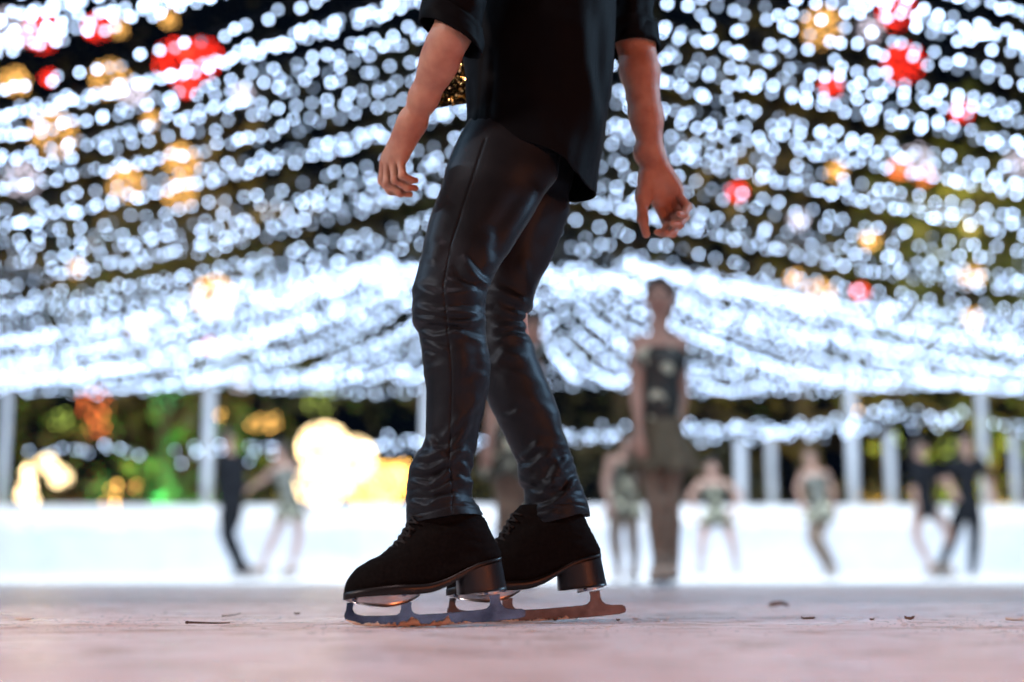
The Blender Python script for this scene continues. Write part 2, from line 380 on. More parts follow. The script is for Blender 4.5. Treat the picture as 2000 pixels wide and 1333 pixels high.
nl_right = [(240, 1100), (340, 1089), (382, 1060), (424, 1037), (460, 1012), (501, 985), (541, 962), (577, 948), (600, 946), (636, 947), (663, 950), (699, 955), (730, 956), (762, 952), (798, 944), (847, 933), (906, 923), (937, 917), (973, 921), (1000, 933), (1029, 942)]
near_lines = [
 ([(948, 272), (915, 372), (880, 480), (866, 560), (874, 640), (882, 720), (881, 800), (878, 900), (884, 1003)], 1.8, -.0022),
 ([(880, 395), (862, 430), (838, 500)], 16, .004), ([(868, 470), (850, 500), (842, 520)], 9, .003),
 ([(1075, 345), (1030, 400), (990, 470), (962, 530)], 15, .006), ([(1035, 360), (985, 420), (940, 480)], 20, -.004), ([(960, 440), (948, 490), (955, 535)], 12, .004),
 ([(900, 500), (930, 545), (958, 562)], 8, .0045), ([(880, 520), (915, 553), (955, 572)], 7, -.004), ([(866, 548), (905, 558), (950, 558)], 6, .0035),
 ([(806, 560), (850, 575), (900, 572), (948, 565)], 8, .004), ([(806, 600), (850, 612), (905, 612), (948, 616)], 8, .0055), ([(807, 622), (850, 626), (900, 632), (948, 625)], 6, .0055),
 ([(815, 645), (850, 660), (905, 648)], 6, .004), ([(822, 663), (845, 674), (880, 690)], 7, .0035), ([(860, 640), (905, 655), (948, 672)], 7, .003),
 ([(830, 690), (850, 700)], 6, .002), ([(945, 655), (942, 700), (950, 740)], 9, .0025),
 ([(935, 770), (905, 820), (878, 848)], 9, .0035), ([(925, 810), (893, 862), (868, 892)], 8, .004), ([(905, 800), (880, 840), (855, 870)], 7, .003),
 ([(834, 850), (850, 880), (880, 905)], 8, .004), ([(808, 897), (845, 890), (880, 880)], 9, .004), ([(802, 915), (840, 918), (880, 900), (915, 862)], 7, .005),
 ([(800, 940), (840, 950), (878, 925)], 6, .004), ([(838, 938), (860, 932), (884, 915)], 5, .004), ([(836, 965), (862, 958), (890, 940)], 5, .0035), ([(835, 985), (865, 975), (895, 968)], 5, .0035),
 ([(798, 975), (820, 985), (850, 990)], 6, .003), ([(890, 930), (905, 945), (920, 940)], 6, .0035), ([(897, 985), (920, 990), (936, 995)], 3.5, .0018), ([(800, 1008), (840, 1000), (884, 988), (935, 990)], 2.2, -.0012),
 ([(905, 900), (912, 935), (921, 972)], 7, .003), ([(880, 640), (900, 690), (905, 740)], 18, .003),
]
cuffN = lambda ph: np.where(np.sin(ph) < 0, .020*np.clip(np.cos(ph)*.6+.75, 0, 1), .022)
nV, nF, nr, ns = leg(nl_left, nl_right, [(240, 2.63), (340, 2.615), (480, 2.55), (600, 2.51), (760, 2.515), (1029, 2.53)], [(240, .85), (340, .80), (500, .85), (600, .95), (760, 1.0), (900, .98), (1029, 1.08)],
   240, 1029, cuffN, seed=1, lines=near_lines, bands=[(535, 700, .0022, .05, 1.1, 10), (860, 1015, .0036, .06, 1.3, 16), (690, 880, .003, .03, 1.2, 20)])
fl_left = [(240, 1010), (330, 985), (480, 945), (600, 930), (700, 934), (780, 953), (825, 976), (874, 998), (910, 1013), (940, 1013), (958, 1024), (1000, 1027), (1026, 1031)]
fl_right = [(240, 1125), (330, 1120), (364, 1115), (385, 1108), (409, 1109), (443, 1097), (480, 1083), (523, 1066), (568, 1044), (600, 1039), (618, 1027), (645, 1028), (676, 1040), (712, 1053), (753, 1070), (793, 1084), (838, 1098), (888, 1115), (933, 1130), (969, 1142), (1005, 1150), (1026, 1152)]
far_lines = [
 ([(1112, 372), (1098, 440), (1078, 500), (1055, 545)], 10, .004), ([(1100, 380), (1072, 440), (1040, 500)], 16, -.004), ([(1020, 500), (1030, 560), (1036, 598)], 10, .003),
 ([(960, 560), (990, 575), (1038, 600)], 8, .004), ([(965, 600), (1000, 612), (1028, 620)], 7, .0045), ([(958, 640), (990, 640), (1030, 640)], 7, .004), ([(965, 668), (1000, 655), (1034, 665)], 6, .0035),
 ([(960, 720), (985, 690), (1030, 700)], 9, .003), ([(976, 812), (1000, 812), (1018, 802)], 6, .0025), ([(1015, 900), (1035, 885), (1055, 862)], 7, .0045), ([(1018, 925), (1045, 905), (1085, 880)], 8, .004),
 ([(1050, 960), (1075, 940), (1092, 895)], 7, .0045), ([(1030, 965), (1060, 965), (1100, 925)], 7, .004), ([(1085, 930), (1105, 900), (1112, 890)], 7, .004), ([(1040, 1000), (1080, 985), (1125, 945)], 6, .0045),
 ([(1105, 960), (1120, 940), (1132, 935)], 6, .0035), ([(1035, 1008), (1060, 1005), (1090, 1000)], 5, .003), ([(1085, 985), (1120, 985), (1147, 992)], 2.2, -.0012), ([(1090, 790), (1080, 830), (1100, 880)], 14, .003),
]
cuffF = lambda ph: np.where(np.sin(ph) < 0, .004+.018*np.clip(np.cos(ph)+.3, 0, 1), .016)
fV, fF, _, _ = leg(fl_left, fl_right, [(240, 2.75), (340, 2.745), (480, 2.74), (600, 2.735), (760, 2.74), (1026, 2.755)], [(240, .9), (340, .9), (480, .86), (600, .92), (760, 1.0), (1026, .96)],
   240, 1026, cuffF, seed=4, lines=far_lines, bands=[(540, 700, .0022, .05, 1.1, 10), (870, 1018, .0038, .055, 1.3, 18), (690, 880, .003, .03, 1.2, 20)])
PV_ = np.concatenate([nV, fV]); PF_ = np.concatenate([nF, fF+len(nV)])
trousers = obj('trousers', mesh_from('trousers', PV_, PF_), M['pants'], SK, ORG)
sm = trousers.modifiers.new('cloth', 'SOLIDIFY'); sm.thickness = .0016; sm.offset = -1

# ---- shirt
def shirt():
    ns, nr = 240, 230; ph = np.arange(ns)*2*math.pi/ns
    cx = np.cos(ph); front = np.sin(ph) < 0
    # lower edge in photo rows, as a function of the place across the body (0 left, 1 right)
    u = (cx+1)/2
    hemF = interp([(0, 281), (.06, 274), (.16, 270), (.25, 271), (.48, 312), (.72, 340), (.82, 364), (.96, 383), (1, 380)], u)
    hemB = interp([(0, 281), (.25, 300), (.6, 350), (1, 380)], u)
    hem = np.where(front, hemF, hemB); top = -345.0
    V = np.zeros((nr, ns, 3))
    L = [(-345, 990), (-300, 975), (-150, 950), (0, 920), (60, 908), (101, 902), (151, 908), (230, 911), (262, 902), (281, 896), (383, 868)]
    R = [(-345, 1140), (-300, 1150), (-150, 1175), (0, 1200), (104, 1196), (180, 1192), (245, 1182), (317, 1169), (378, 1161)]
    D = [(-345, 2.67), (0, 2.665), (200, 2.66), (383, 2.67)]
    for i in range(nr):
        t = i/(nr-1); y = hem*(1-t)+top*t
        xl = interp(L, y); xr = interp(R, y); Yc = interp(D, y)
        s = Yc/FPX*(1/1.0)
        for j in range(ns):
            a = at(xl[j], y[j], Yc[j]); b = at(xr[j], y[j], Yc[j]); hw = (b[0]-a[0])/2
            V[i, j] = ((a[0]+b[0])/2+hw*np.sign(cx[j])*abs(cx[j])**.85, Yc[j]+hw*.92*math.sin(ph[j])*(1 if y[j] > -200 else max(.35, 1-(-200-y[j])/220)), a[2])
    V = V.reshape(-1, 3); N = grid_normals(V, nr, ns)
    px, py, _ = proj(V); pp = np.tile(ph, nr)
    d = .009*noise2(np.cos(pp)*2.3+py*.0016, py*.0042+np.sin(pp)*1.3+7)+.0025*noise2(np.cos(pp)*7+py*.004+np.sin(pp)*3, py*.006)
    d += folds(V, N, [([(1135, -20), (1140, 120), (1162, 220), (1160, 330)], 18, .006), ([(1175, 20), (1170, 150), (1172, 240)], 12, -.005), ([(930, 60), (938, 160), (926, 268)], 12, .004),
        ([(945, 80), (942, 170), (932, 262)], 1.8, -.0016), ([(955, 90), (952, 180), (946, 268)], 6, .002), ([(905, 150), (915, 200), (902, 255)], 8, .004), ([(1000, 120), (1060, 240), (1110, 330)], 30, .004), ([(980, -60), (1050, 20), (1130, 60)], 26, .004)])
    q, t, sd = seg_dist(px, py, [(880, 290), (900, 276), (930, 263), (959, 264), (1024, 303), (1089, 331), (1114, 357), (1150, 375)])
    d += -.0010*np.exp(-(q/1.8)**2)
    V = V+N*d[:, None]
    return V, grid_faces(nr, ns)
sV, sF = shirt()
def sleeve(A, B, ra, rb, seed, tilt, flare):
    """rolled sleeve from the shoulder A to just above the elbow B, with a turned-up band at the end"""
    n, m = 110, 120; A = np.array(A); B = np.array(B); ax = B-A; L = np.linalg.norm(ax); ax /= L
    u = np.cross(ax, [0, 1, 0]); u /= np.linalg.norm(u); w = np.cross(ax, u); ph = np.arange(m)*2*math.pi/m
    prof = [(0, ra*.80), (.10, ra), (.55, ra*.97), (.80, rb*1.03), (.86, rb*1.0)] ; V = []
    for i in range(n):
        t = i/(n-1)
        if t < .86: s = t; r = float(interp(prof, t))
        elif t < .97: s = t; r = rb*(1.10+.03*math.sin((t-.86)/.11*math.pi))    # the band
        else: s = .97-(t-.97)*3; r = rb*(1.10-(t-.97)*4)
        for q in ph:
            k = s*L+tilt*math.cos(q)*rb*min(1, max(0, (t-.5)*2.5))
            rr = r+.009*float(noise2(t*9+seed, math.cos(q)*1.7+seed))*(1.2 if t > .4 else .5)+.004*float(noise2(t*22+math.cos(q)*2, math.sin(q)*3+seed))
            V.append(A+ax*k+rr*(math.cos(q)*u*flare+math.sin(q)*w))
    return np.array(V), grid_faces(n, m)
aV, aF = sleeve(Lsh+np.array([.0, .01, 0]), P(880, 92, 2.455), .078, .050, 3, .55, 1.05)
bV, bF = sleeve(Rsh+np.array([.0, .0, .0]), P(1239, 116, 2.80), .086, .0490, 8, 0.02, 1.0)
# shoulders and collar of the shirt
Yk = Field((-.35, 2.25, 1.0), (.50, 3.10, 1.75), .006)
for a_, ra, b_, rb in [(Lsh, .072, Rsh, .072), (Lsh, .070, mid(Lsh, Lel, .35), .066), (Rsh, .070, mid(Rsh, Rel, .35), .066), (P(1052, -250, 2.66), .125, P(1056, -60, 2.665), .118),
      (P(985, -250, 2.59), .108, P(1112, -250, 2.74), .108), (mid(Lsh, Rsh, .5), .085, Nk, .070), (Nk, .070, mid(Nk, P(1020, -560, 2.66), .35), .066), (P(1000, -90, 2.63), .085, P(1110, -90, 2.70), .085)]:
    Yk.cone(a_, ra, b_, rb, .045)
zc_ = P(1050, -45, 2.66)[2]; zz = Yk.lo[2]+Yk.res*np.arange(Yk.n[2]); Yk.D = np.maximum(Yk.D, (zc_-zz)[None, None, :].astype(np.float32))
kV, kF = Yk.mesh(); kF = fix_winding(kV, kF)
SV = np.concatenate([sV, aV, bV, kV]); SF = np.concatenate([sF, aF+len(sV), bF+len(sV)+len(aV), kF+len(sV)+len(aV)+len(bV)])
sh = obj('shirt', mesh_from('shirt', SV, SF), M['shirt'], SK, ORG)
smod = sh.modifiers.new('cloth', 'SOLIDIFY'); smod.thickness = .0018; smod.offset = -1

# ---- glittering gold trimming between arm and shirt
M['sequin'] = mat('gold_sequin', (.85, .47, .12), .16, metal=1)
nt = M['sequin'].node_tree; g = nt.nodes.new('ShaderNodeNewGeometry'); cr = nt.nodes.new('ShaderNodeValToRGB')
for pos, c in ((0, (.02, .016, .012, 1)), (.45, (.05, .03, .012, 1)), (.5, (.75, .36, .07, 1)), (1, (.95, .75, .32, 1))):
    e = cr.color_ramp.elements.new(pos) if pos not in (0, 1) else cr.color_ramp.elements[0 if pos == 0 else -1]; e.color = c
nt.links.new(g.outputs['Random Per Island'], cr.inputs['Fac']); nt.links.new(cr.outputs['Color'], nt.nodes['Principled BSDF'].inputs['Base Color'])
q = MB(); ba = MB()
edge_l = [(105, 884), (150, 862), (190, 846), (215, 840)]
rows = np.arange(95, 216, 2.6)
for y in rows:
    xl = float(interp(edge_l, y)) if y > 105 else 884
    for x in np.arange(xl, 925, 2.9):
        if y > 200+ (912-x)*.16+3*math.sin(x*.3): continue
        p = at(x+random.uniform(-1, 1), y+random.uniform(-1, 1), 2.80+random.uniform(-.006, .006)-.00*(x-880))
        n = np.array([random.gauss(0, .45), -1, random.gauss(0, .45)]); n /= np.linalg.norm(n)
        a_ = np.cross(n, [0, 0, 1]); a_ /= np.linalg.norm(a_); b_ = np.cross(n, a_); r = .0022
        q.add([p+r*(math.cos(k)*a_+math.sin(k)*b_) for k in np.arange(6)*math.pi/3], [(0, 1, 2, 3, 4, 5)])
for y0, y1 in zip(rows[:-1], rows[1:]):
    pass
bk = [at(x, y, 2.812) for x, y in ((925, 95), (886, 95), (864, 150), (848, 190), (842, 212), (870, 208), (900, 202), (925, 200))]
bb = [p+np.array([0, .006, 0]) for p in bk]; n = len(bk)
ba.add(bk+bb, [tuple(range(n)), tuple(range(2*n-1, n-1, -1))]+[(i, i+n, (i+1) % n+n, (i+1) % n) for i in range(n)])
trim = ba.build('sash', M['lace'], SK, ORG, smooth=False); q.build('sequins', M['sequin'], trim, np.zeros(3), smooth=False)
trim.children[0].data.transform(Matrix.Translation(-Vector(ORG)))
tag(trim, 'gold sequined sash')

# ================================================================== ice skates (one is modelled, the rest are copies)
ZS = 3267.0*.97
def S(zx, zy): return np.array([(zx-685)/ZS, (829-zy)/ZS])
def outline(pts, n):
    A = np.array([S(*p) for p in pts]); s = np.concatenate([[0], np.cumsum(np.linalg.norm(np.diff(A, axis=0), axis=1))]); s /= s[-1]
    t = np.linspace(0, 1, n); return np.stack([interp(list(zip(s, A[:, 0])), t), interp(list(zip(s, A[:, 1])), t)], 1), t
solec = [S(178, 660), S(250, 640), S(330, 628), S(450, 616), S(600, 611), S(700, 590), S(800, 545), S(900, 500), S(1045, 462)]
solef = lambda x: interp([(p[0], p[1]) for p in solec], x)
def foot_w(u, s):
    W = interp([(0, .043), (.12, .045), (.30, .047), (.5, .040), (.70, .0335), (.88, .034), (1, .034)], u)*(1-s)+s*float(interp([(0, .040), (.8, .040), (1, .030)], s))
    p = 2.5*(1-s)+2.0*s
    return W*np.sqrt(np.clip(1-np.abs(2*u-1)**p, 0, 1))
def skate():
    root = bpy.data.objects.new('ice_skate', None); COL.objects.link(root)
    n, m = 120, 144
    Fr, t = outline([(180, 655), (178, 630), (186, 595), (212, 556), (268, 512), (355, 468), (438, 400), (495, 325), (530, 262), (562, 215), (590, 182)], n)
    Bk, _ = outline([(1043, 462), (1047, 440), (1036, 405), (1018, 368), (985, 300), (948, 232), (915, 200), (880, 182)], n)
    V = []
    for i in range(n):
        s = i/(n-1); a, b = Fr[i], Bk[i]
        for j in range(m):
            ph = 2*math.pi*j/m; u = (1+math.cos(ph))/2
            x = a[0]+(b[0]-a[0])*u
            z = a[1]+(b[1]-a[1])*u+(1-s)**1.3*(float(solef(x))-(solec[0][1]+(solec[-1][1]-solec[0][1])*u))
            w = float(foot_w(u, min(1, s*1.3)))*(1-.12*max(0, 1-s*14))
            V.append((x, math.copysign(w, math.sin(ph)) if abs(math.sin(ph)) > 1e-6 else 0, z))
    V = np.array(V); Nn = grid_normals(V, n, m); pp = np.tile(np.arange(m)*2*math.pi/m, n); ss = np.repeat(np.linspace(0, 1, n), m)
    V = V+Nn*(.0016*noise2(ss*11+np.cos(pp)*3, np.cos(pp)*6)+.0012*noise2(ss*26, np.cos(pp)*9+np.sin(pp)*2))[:, None]
    Fq = grid_faces(n, m); F = [tuple(f) for f in Fq]+[tuple(range(m-1, -1, -1))]
    boot = obj('boot', mesh_from('boot', V, F), M['suede'], root)
    # sole: a lacquered welt under the boot
    mb = MB(); top = []; bot = []; k = 80
    for j in range(k):
        ph = 2*math.pi*j/k; u = (1+math.cos(ph))/2; x = S(180, 0)[0]-.002+(S(1047, 0)[0]-S(180, 0)[0]+.003)*u
        w = math.copysign(float(foot_w(u, 0))*1.0+.002, math.sin(ph)) if abs(math.sin(ph)) > 1e-6 else 0; z = float(solef(x))
        th = float(interp([(S(180, 0)[0], .008), (S(500, 0)[0], .013), (S(650, 0)[0], .012), (S(800, 0)[0], .008), (S(1047, 0)[0], .006)], x))
        top.append((x, w, z+.0035)); bot.append((x, w*.985, z-th))
    mid_ = [((a[0]+b[0])/2, a[1]*1.015, (a[2]+b[2])/2) for a, b in zip(top, bot)]
    mb.add(top+mid_+bot, [(j, (j+1) % k, k+(j+1) % k, k+j) for j in range(k)]+[(k+j, k+(j+1) % k, 2*k+(j+1) % k, 2*k+j) for j in range(k)])
    # caps as strips across
    half = k//2
    for base, flip in ((0, False), (2*k, True)):
        for j in range(half):
            a, b, c, d = base+j, base+j+1, base+(k-j-1) % k, base+(k-j) % k
            f = (a, d, c, b) if not flip else (a, b, c, d)
            f = tuple(dict.fromkeys(f))
            if len(f) >= 3: mb.F.append(f)
    mb.build('sole', M['sole'], root)
    # heel: D-shaped stacked block
    hb = MB(); k = 48; R = []
    for lev in range(9):
        t = lev/8; pts = []
        for j in range(k):
            ph = 2*math.pi*j/k
            cx, cy = math.cos(ph), math.sin(ph)
            e = .55 if cx < 0 else 1.0
            ex = math.copysign(abs(cx)**e, cx); ey = math.copysign(abs(cy)**(.6 if cx < 0 else .9), cy)
            x0, x1 = S(798, 0)[0]+.002*t, S(1048, 0)[0]+.010*t
            x = (x0+x1)/2+(x1-x0)/2*ex; y = ey*(.0325-.0015*t)
            zt = float(solef(min(x, S(1045, 0)[0])))-.004; zb = S(0, 655)[1]+(x-S(850, 0)[0])*.11
            bulge = .0006*math.sin(t*math.pi*8)
            pts.append((x+bulge*ex, y+bulge*ey, zt*(1-t)+zb*t))
        R.append(pts)
    hb.add([p for r in R for p in r], [(i*k+j, i*k+(j+1) % k, (i+1)*k+(j+1) % k, (i+1)*k+j) for i in range(8) for j in range(k)]+[tuple(range(8*k+k-1, 8*k-1, -1))])
    hl = hb.build('heel', M['heel'], root)
    # blade
    prof = [(180, 772), (183, 757), (190, 742), (193, 718), (195, 698), (233, 698), (229, 715), (226, 732), (234, 750), (252, 762), (290, 769), (400, 769), (465, 766), (484, 755), (490, 735), (489, 698), (548, 698), (545, 722), (549, 742), (562, 757), (590, 765), (700, 760), (850, 748), (940, 740), (968, 733), (985, 715), (986, 690), (980, 664), (1040, 656), (1042, 690), (1052, 715), (1072, 732), (1110, 738), (1165, 737), (1183, 745), (1188, 765), (1184, 779), (1150, 789), (1050, 799), (900, 812), (750, 822), (600, 828), (450, 829), (340, 826), (262, 818), (236, 806), (226, 808), (214, 797), (205, 799), (196, 787), (187, 788)]
    pr = [S(*p) for p in prof]; bl = MB(); n = len(pr); hy = .0021
    bm = bmesh.new(); vs = [bm.verts.new((p[0], -hy, p[1])) for p in pr]; bm.faces.new(vs)
    r = bmesh.ops.extrude_face_region(bm, geom=bm.faces[:]); bmesh.ops.translate(bm, vec=(0, 2*hy, 0), verts=[v for v in r['geom'] if isinstance(v, bmesh.types.BMVert)])
    bmesh.ops.triangulate(bm, faces=[f for f in bm.faces if len(f.verts) > 4]); bmesh.ops.recalc_face_normals(bm, faces=bm.faces[:])
    me = bpy.data.meshes.new('blade'); bm.to_mesh(me); bm.free()
    blade = obj('blade', me, M['steel'], root); bv = blade.modifiers.new('edge', 'BEVEL'); bv.width = .0006; bv.segments = 2; bv.limit_method = 'ANGLE'
    # mounting plates with screws
    def plate(x0, x1, hw, ztop, zbot, pz):
        b = MB(); k = 56; V = []
        for lev, sc in ((0, 1.0), (1, 1.0), (2, .93)):
            for j in range(k):
                ph = 2*math.pi*j/k; u = (1+math.cos(ph))/2; x = x0+(x1-x0)*u
                zt = ztop(x); zb = zbot(x); z = (zt, (zt+zb*2)/3, zb)[lev]
                V.append((x, math.sin(ph)*hw*sc*(1 if abs(math.sin(ph)) > .01 else 0), z))
        F = [(i*k+j, i*k+(j+1) % k, (i+1)*k+(j+1) % k, (i+1)*k+j) for i in range(2) for j in range(k)]+[tuple(range(3*k-1, 2*k-1, -1))]
        b.add(V, F)
        return b.build('mounting_plate', M['plate'], blade)
    lin = lambda a, b: (lambda x: a[1]+(b[1]-a[1])*(x-a[0])/(b[0]-a[0]))
    plate(S(188, 0)[0], S(592, 0)[0], .034, lambda x: float(solef(x))-.0085, lambda x: float(interp([(S(188, 0)[0], S(0, 690)[1]), (S(300, 0)[0], S(0, 714)[1]), (S(400, 0)[0], S(0, 722)[1]), (S(500, 0)[0], S(0, 704)[1]), (S(592, 0)[0], S(0, 662)[1])], x)), None)
    plate(S(912, 0)[0], S(1064, 0)[0], .024, lin(S(912, 648), S(1064, 622)), lin(S(912, 672), S(1064, 636)), None)
    sc = MB()
    for zx, zy, yy in ((490, 655, -.0335), (225, 684, -.024), (1030, 630, -.0195), (950, 650, -.021)):
        p = S(zx, zy)
        sc = MB(); sc.ico((p[0], yy, p[1]), .0042, 2, (1, .6, .8)); sc.build('screw', M['steel'], blade)
    # laces: crossing cords and a bow near the top
    lb = MB()
    for q in range(8):
        s = .42+q*.063; i = int(s*(119)); p = Fr[i]; p2 = Fr[min(119, i+8)]
        nx, nz = -(p2[1]-p[1]), (p2[0]-p[0]); l = math.hypot(nx, nz); nx, nz = nx/l, nz/l
        for sg in (1, -1):
            pts = []
            for t in np.linspace(-1, 1, 13):
                bx = mid(p, p2, (t*sg+1)/2); y = t*.026; arch = -.013*t*t*1.0+.0022
                pts.append((bx[0]+nx*arch, y, bx[1]+nz*arch))
            lb.tube(pts, .0019, 6)
    p = Fr[96]
    for sg in (1, -1):
        lb.tube([(p[0]-.002+.003*math.sin(t*3), sg*(.004+.022*math.sin(t*2.6)), p[1]-.006-.022*t*t+.006*math.sin(t*3)) for t in np.linspace(0, 1, 10)], .0019, 6)
        lb.tube([(p[0]-.004-.007*t, sg*(.003+.016*t), p[1]-.006-.016*t) for t in np.linspace(0, 1, 6)], .0017, 6)
    ft = MB()
    lb.build('lace', M['lace'], boot)
    return root
def slush_mesh(x0, x1, seed, hmax):
    """scraped wet ice heaped along the lower edge of a blade"""
    n, m = 150, 14; V = []
    for i in range(n):
        t = i/(n-1); x = x0+(x1-x0)*t
        env = (min(1, t*9)*min(1, (1-t)*5))
        h = hmax*env*(.42+1.1*max(-.3, float(noise2(t*16+seed, 3.3)))+.5*float(noise2(t*48+seed, 9)))+.001
        wy = .0036+.0045*env*(1+float(noise2(t*20+seed, 7)))
        zx = float(interp([(S(187, 0)[0], .012), (S(250, 0)[0], .003), (S(340, 0)[0], .001), (S(600, 0)[0], .0003), (S(900, 0)[0], .005), (S(1150, 0)[0], .012)], x))
        for j in range(m):
            q = 2*math.pi*j/m; k = 1+.35*float(noise2(t*60+seed, j*.9))
            V.append((x, wy*math.cos(q)*k, zx+h*.5+h*.5*math.sin(q)*k))
    return mesh_from('slush', np.array(V), np.concatenate([grid_faces(n, m)]))
S1 = skate()
def copy_tree(o, parent=None):
    c = o.copy(); COL.objects.link(c); c.parent = parent
    for ch in list(o.children): copy_tree(ch, c)
    return c
S2 = copy_tree(S1); SPROTO = copy_tree(S1)
for r_, x, y, Y, yaw, sc, roll in ((S1, 852, 1221, 2.5, math.radians(13), 1.0, 0), (S2, 1049, 1207.5, 2.735, math.radians(5), 1.07, 0)):
    p = at(x, y, Y); r_.parent = SK; r_.location = Vector((p[0], Y, 0.0))-Vector(ORG); r_.rotation_euler = (roll, 0, yaw); r_.scale = (sc,)*3
sl = obj('slush', slush_mesh(S(190, 0)[0], S(935, 0)[0], 2, .0145), M['slush']); sl.parent = S1
sl2 = obj('slush', slush_mesh(S(480, 0)[0], S(900, 0)[0], 31, .0085), M['slush']); sl2.parent = S2
tag(S1, 'black skate with steel blade tinted by blue light and slush heaped along its edge'); tag(S2, 'black skate trailing behind with a brownish worn blade')
for ch in S2.children:
    if ch.name.startswith('blade'):
        ch.data = ch.data.copy(); ch.data.materials[0] = M['steeldull']
# ================================================================== the setting
YF = 22.0
def sheet(name, x0, x1, y0, y1, z, nx, ny, m, disp=None):
    xs = np.linspace(x0, x1, nx); ys = np.linspace(y0, y1, ny); X, Y = np.meshgrid(xs, ys); Z = np.full_like(X, z)
    if disp is not None: Z = Z+disp(X, Y)
    V = np.stack([X, Y, Z], -1).reshape(-1, 3)
    o = obj(name, mesh_from(name, V, grid_faces(ny, nx, False)), m); return tag(o, kind='structure')
def ice_mat(name, c1, c2, rough, stain=None, bumpd=.002, bs=9, bstr=.5):
    m = bpy.data.materials.new(name); m.use_nodes = True; nt = m.node_tree; b = nt.nodes['Principled BSDF']; L = nt.links.new
    tc = nt.nodes.new('ShaderNodeTexCoord'); mp = nt.nodes.new('ShaderNodeMapping'); mp.inputs['Scale'].default_value = (1, 1, 1); L(tc.outputs['Object'], mp.inputs['Vector'])
    def noise(sc, det, lo, hi, rough_=.6):
        n = nt.nodes.new('ShaderNodeTexNoise'); n.inputs['Scale'].default_value = sc; n.inputs['Detail'].default_value = det; n.inputs['Roughness'].default_value = rough_
        r = nt.nodes.new('ShaderNodeMapRange'); r.inputs['From Min'].default_value = lo; r.inputs['From Max'].default_value = hi
        L(mp.outputs['Vector'], n.inputs['Vector']); L(n.outputs['Fac'], r.inputs['Value']); return r.outputs['Result']
    def mix(f, a, bcol):
        x = nt.nodes.new('ShaderNodeMix'); x.data_type = 'RGBA'; L(f, x.inputs['Factor'])
        for sock, v in ((x.inputs['A'], a), (x.inputs['B'], bcol)):
            if isinstance(v, tuple): sock.default_value = (*v, 1)
            else: L(v, sock)
        return x.outputs['Result']
    col = mix(noise(3.2, 6, .38, .62), c1, c2)
    if stain:
        mp2 = nt.nodes.new('ShaderNodeMapping'); mp2.inputs['Scale'].default_value = (2.2, 26, 1); mp2.inputs['Rotation'].default_value = (0, 0, .12); L(tc.outputs['Object'], mp2.inputs['Vector']); keep = mp; mp = mp2
        col = mix(noise(1.6, 5, .60, .74), col, (.90, .88, .90)); mp = keep
    if stain: col = mix(noise(7.5, 7, .52, .66), col, stain); col = mix(noise(38, 5, .62, .70), col, (.92, .93, .95))
    L(col, b.inputs['Base Color'])
    rr = noise(5, 6, .3, .7); q = nt.nodes.new('ShaderNodeMapRange'); q.inputs['To Min'].default_value = rough[0]; q.inputs['To Max'].default_value = rough[1]
    L(rr, q.inputs['Value']); L(q.outputs['Result'], b.inputs['Roughness'])
    b1 = nt.nodes.new('ShaderNodeBump'); b1.inputs['Strength'].default_value = bstr; b1.inputs['Distance'].default_value = bumpd; L(noise(bs, 8, 0, 1, .65), b1.inputs['Height'])
    if stain:
        mp3 = nt.nodes.new('ShaderNodeMapping'); mp3.inputs['Scale'].default_value = (1.6, 48, 1); mp3.inputs['Rotation'].default_value = (0, 0, -.2); L(tc.outputs['Object'], mp3.inputs['Vector']); keep = mp; mp = mp3
        b3 = nt.nodes.new('ShaderNodeBump'); b3.inputs['Strength'].default_value = .8; b3.inputs['Distance'].default_value = .004; L(noise(1.4, 4, .52, .70), b3.inputs['Height']); L(b1.outputs['Normal'], b3.inputs['Normal']); mp = keep; b1 = b3
    b2 = nt.nodes.new('ShaderNodeBump'); b2.inputs['Strength'].default_value = bstr*1.2; b2.inputs['Distance'].default_value = bumpd*.25; L(noise(bs*22, 3, 0, 1), b2.inputs['Height']); L(b1.outputs['Normal'], b2.inputs['Normal'])
    L(b2.outputs['Normal'], b.inputs['Normal']); b.inputs['IOR'].default_value = 1.31
    return m
M['ice_near'] = ice_mat('rose_lit_scraped_ice', (.76, .60, .58), (.86, .73, .72), (.22, .5), stain=(.50, .36, .30), bumpd=.004, bs=7)  # pink of the warm light is put into the base colour
M['ice_far'] = ice_mat('white_ice', (.86, .89, .93), (.93, .95, .97), (.3, .5), bumpd=.002, bs=5)
def near_disp(X, Y):
    d = .0016*noise2(X*5+3, Y*4)+.0012*noise2(X*14, Y*9+5)+.0006*noise2(X*45, Y*30)
    groove = -.0016*np.exp(-((noise2(X*.7+9, Y*2.2)*8) % 1-.5)**2/.006)
    return d+groove*.6-.001
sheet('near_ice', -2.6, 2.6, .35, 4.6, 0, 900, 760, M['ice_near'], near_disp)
# one wide sheet of the same ice, tinted as by pink light, below, and the white ice 4 mm above it further out
sheet('rose_lit_ice', -15, 15, -7, 22.5, -.006, 2, 2, M['ice_near'])
sheet('white_ice', -15, 15, 7.9, 22.4, -.002, 2, 2, M['ice_far'])
M['asphalt'] = mat('asphalt', (.045, .043, .042), .85, noise=(3, (.06, .055, .05), 5, .3, .7))
sheet('plaza_ground', -400, 400, -200, 900, -.16, 2, 2, M['asphalt'])

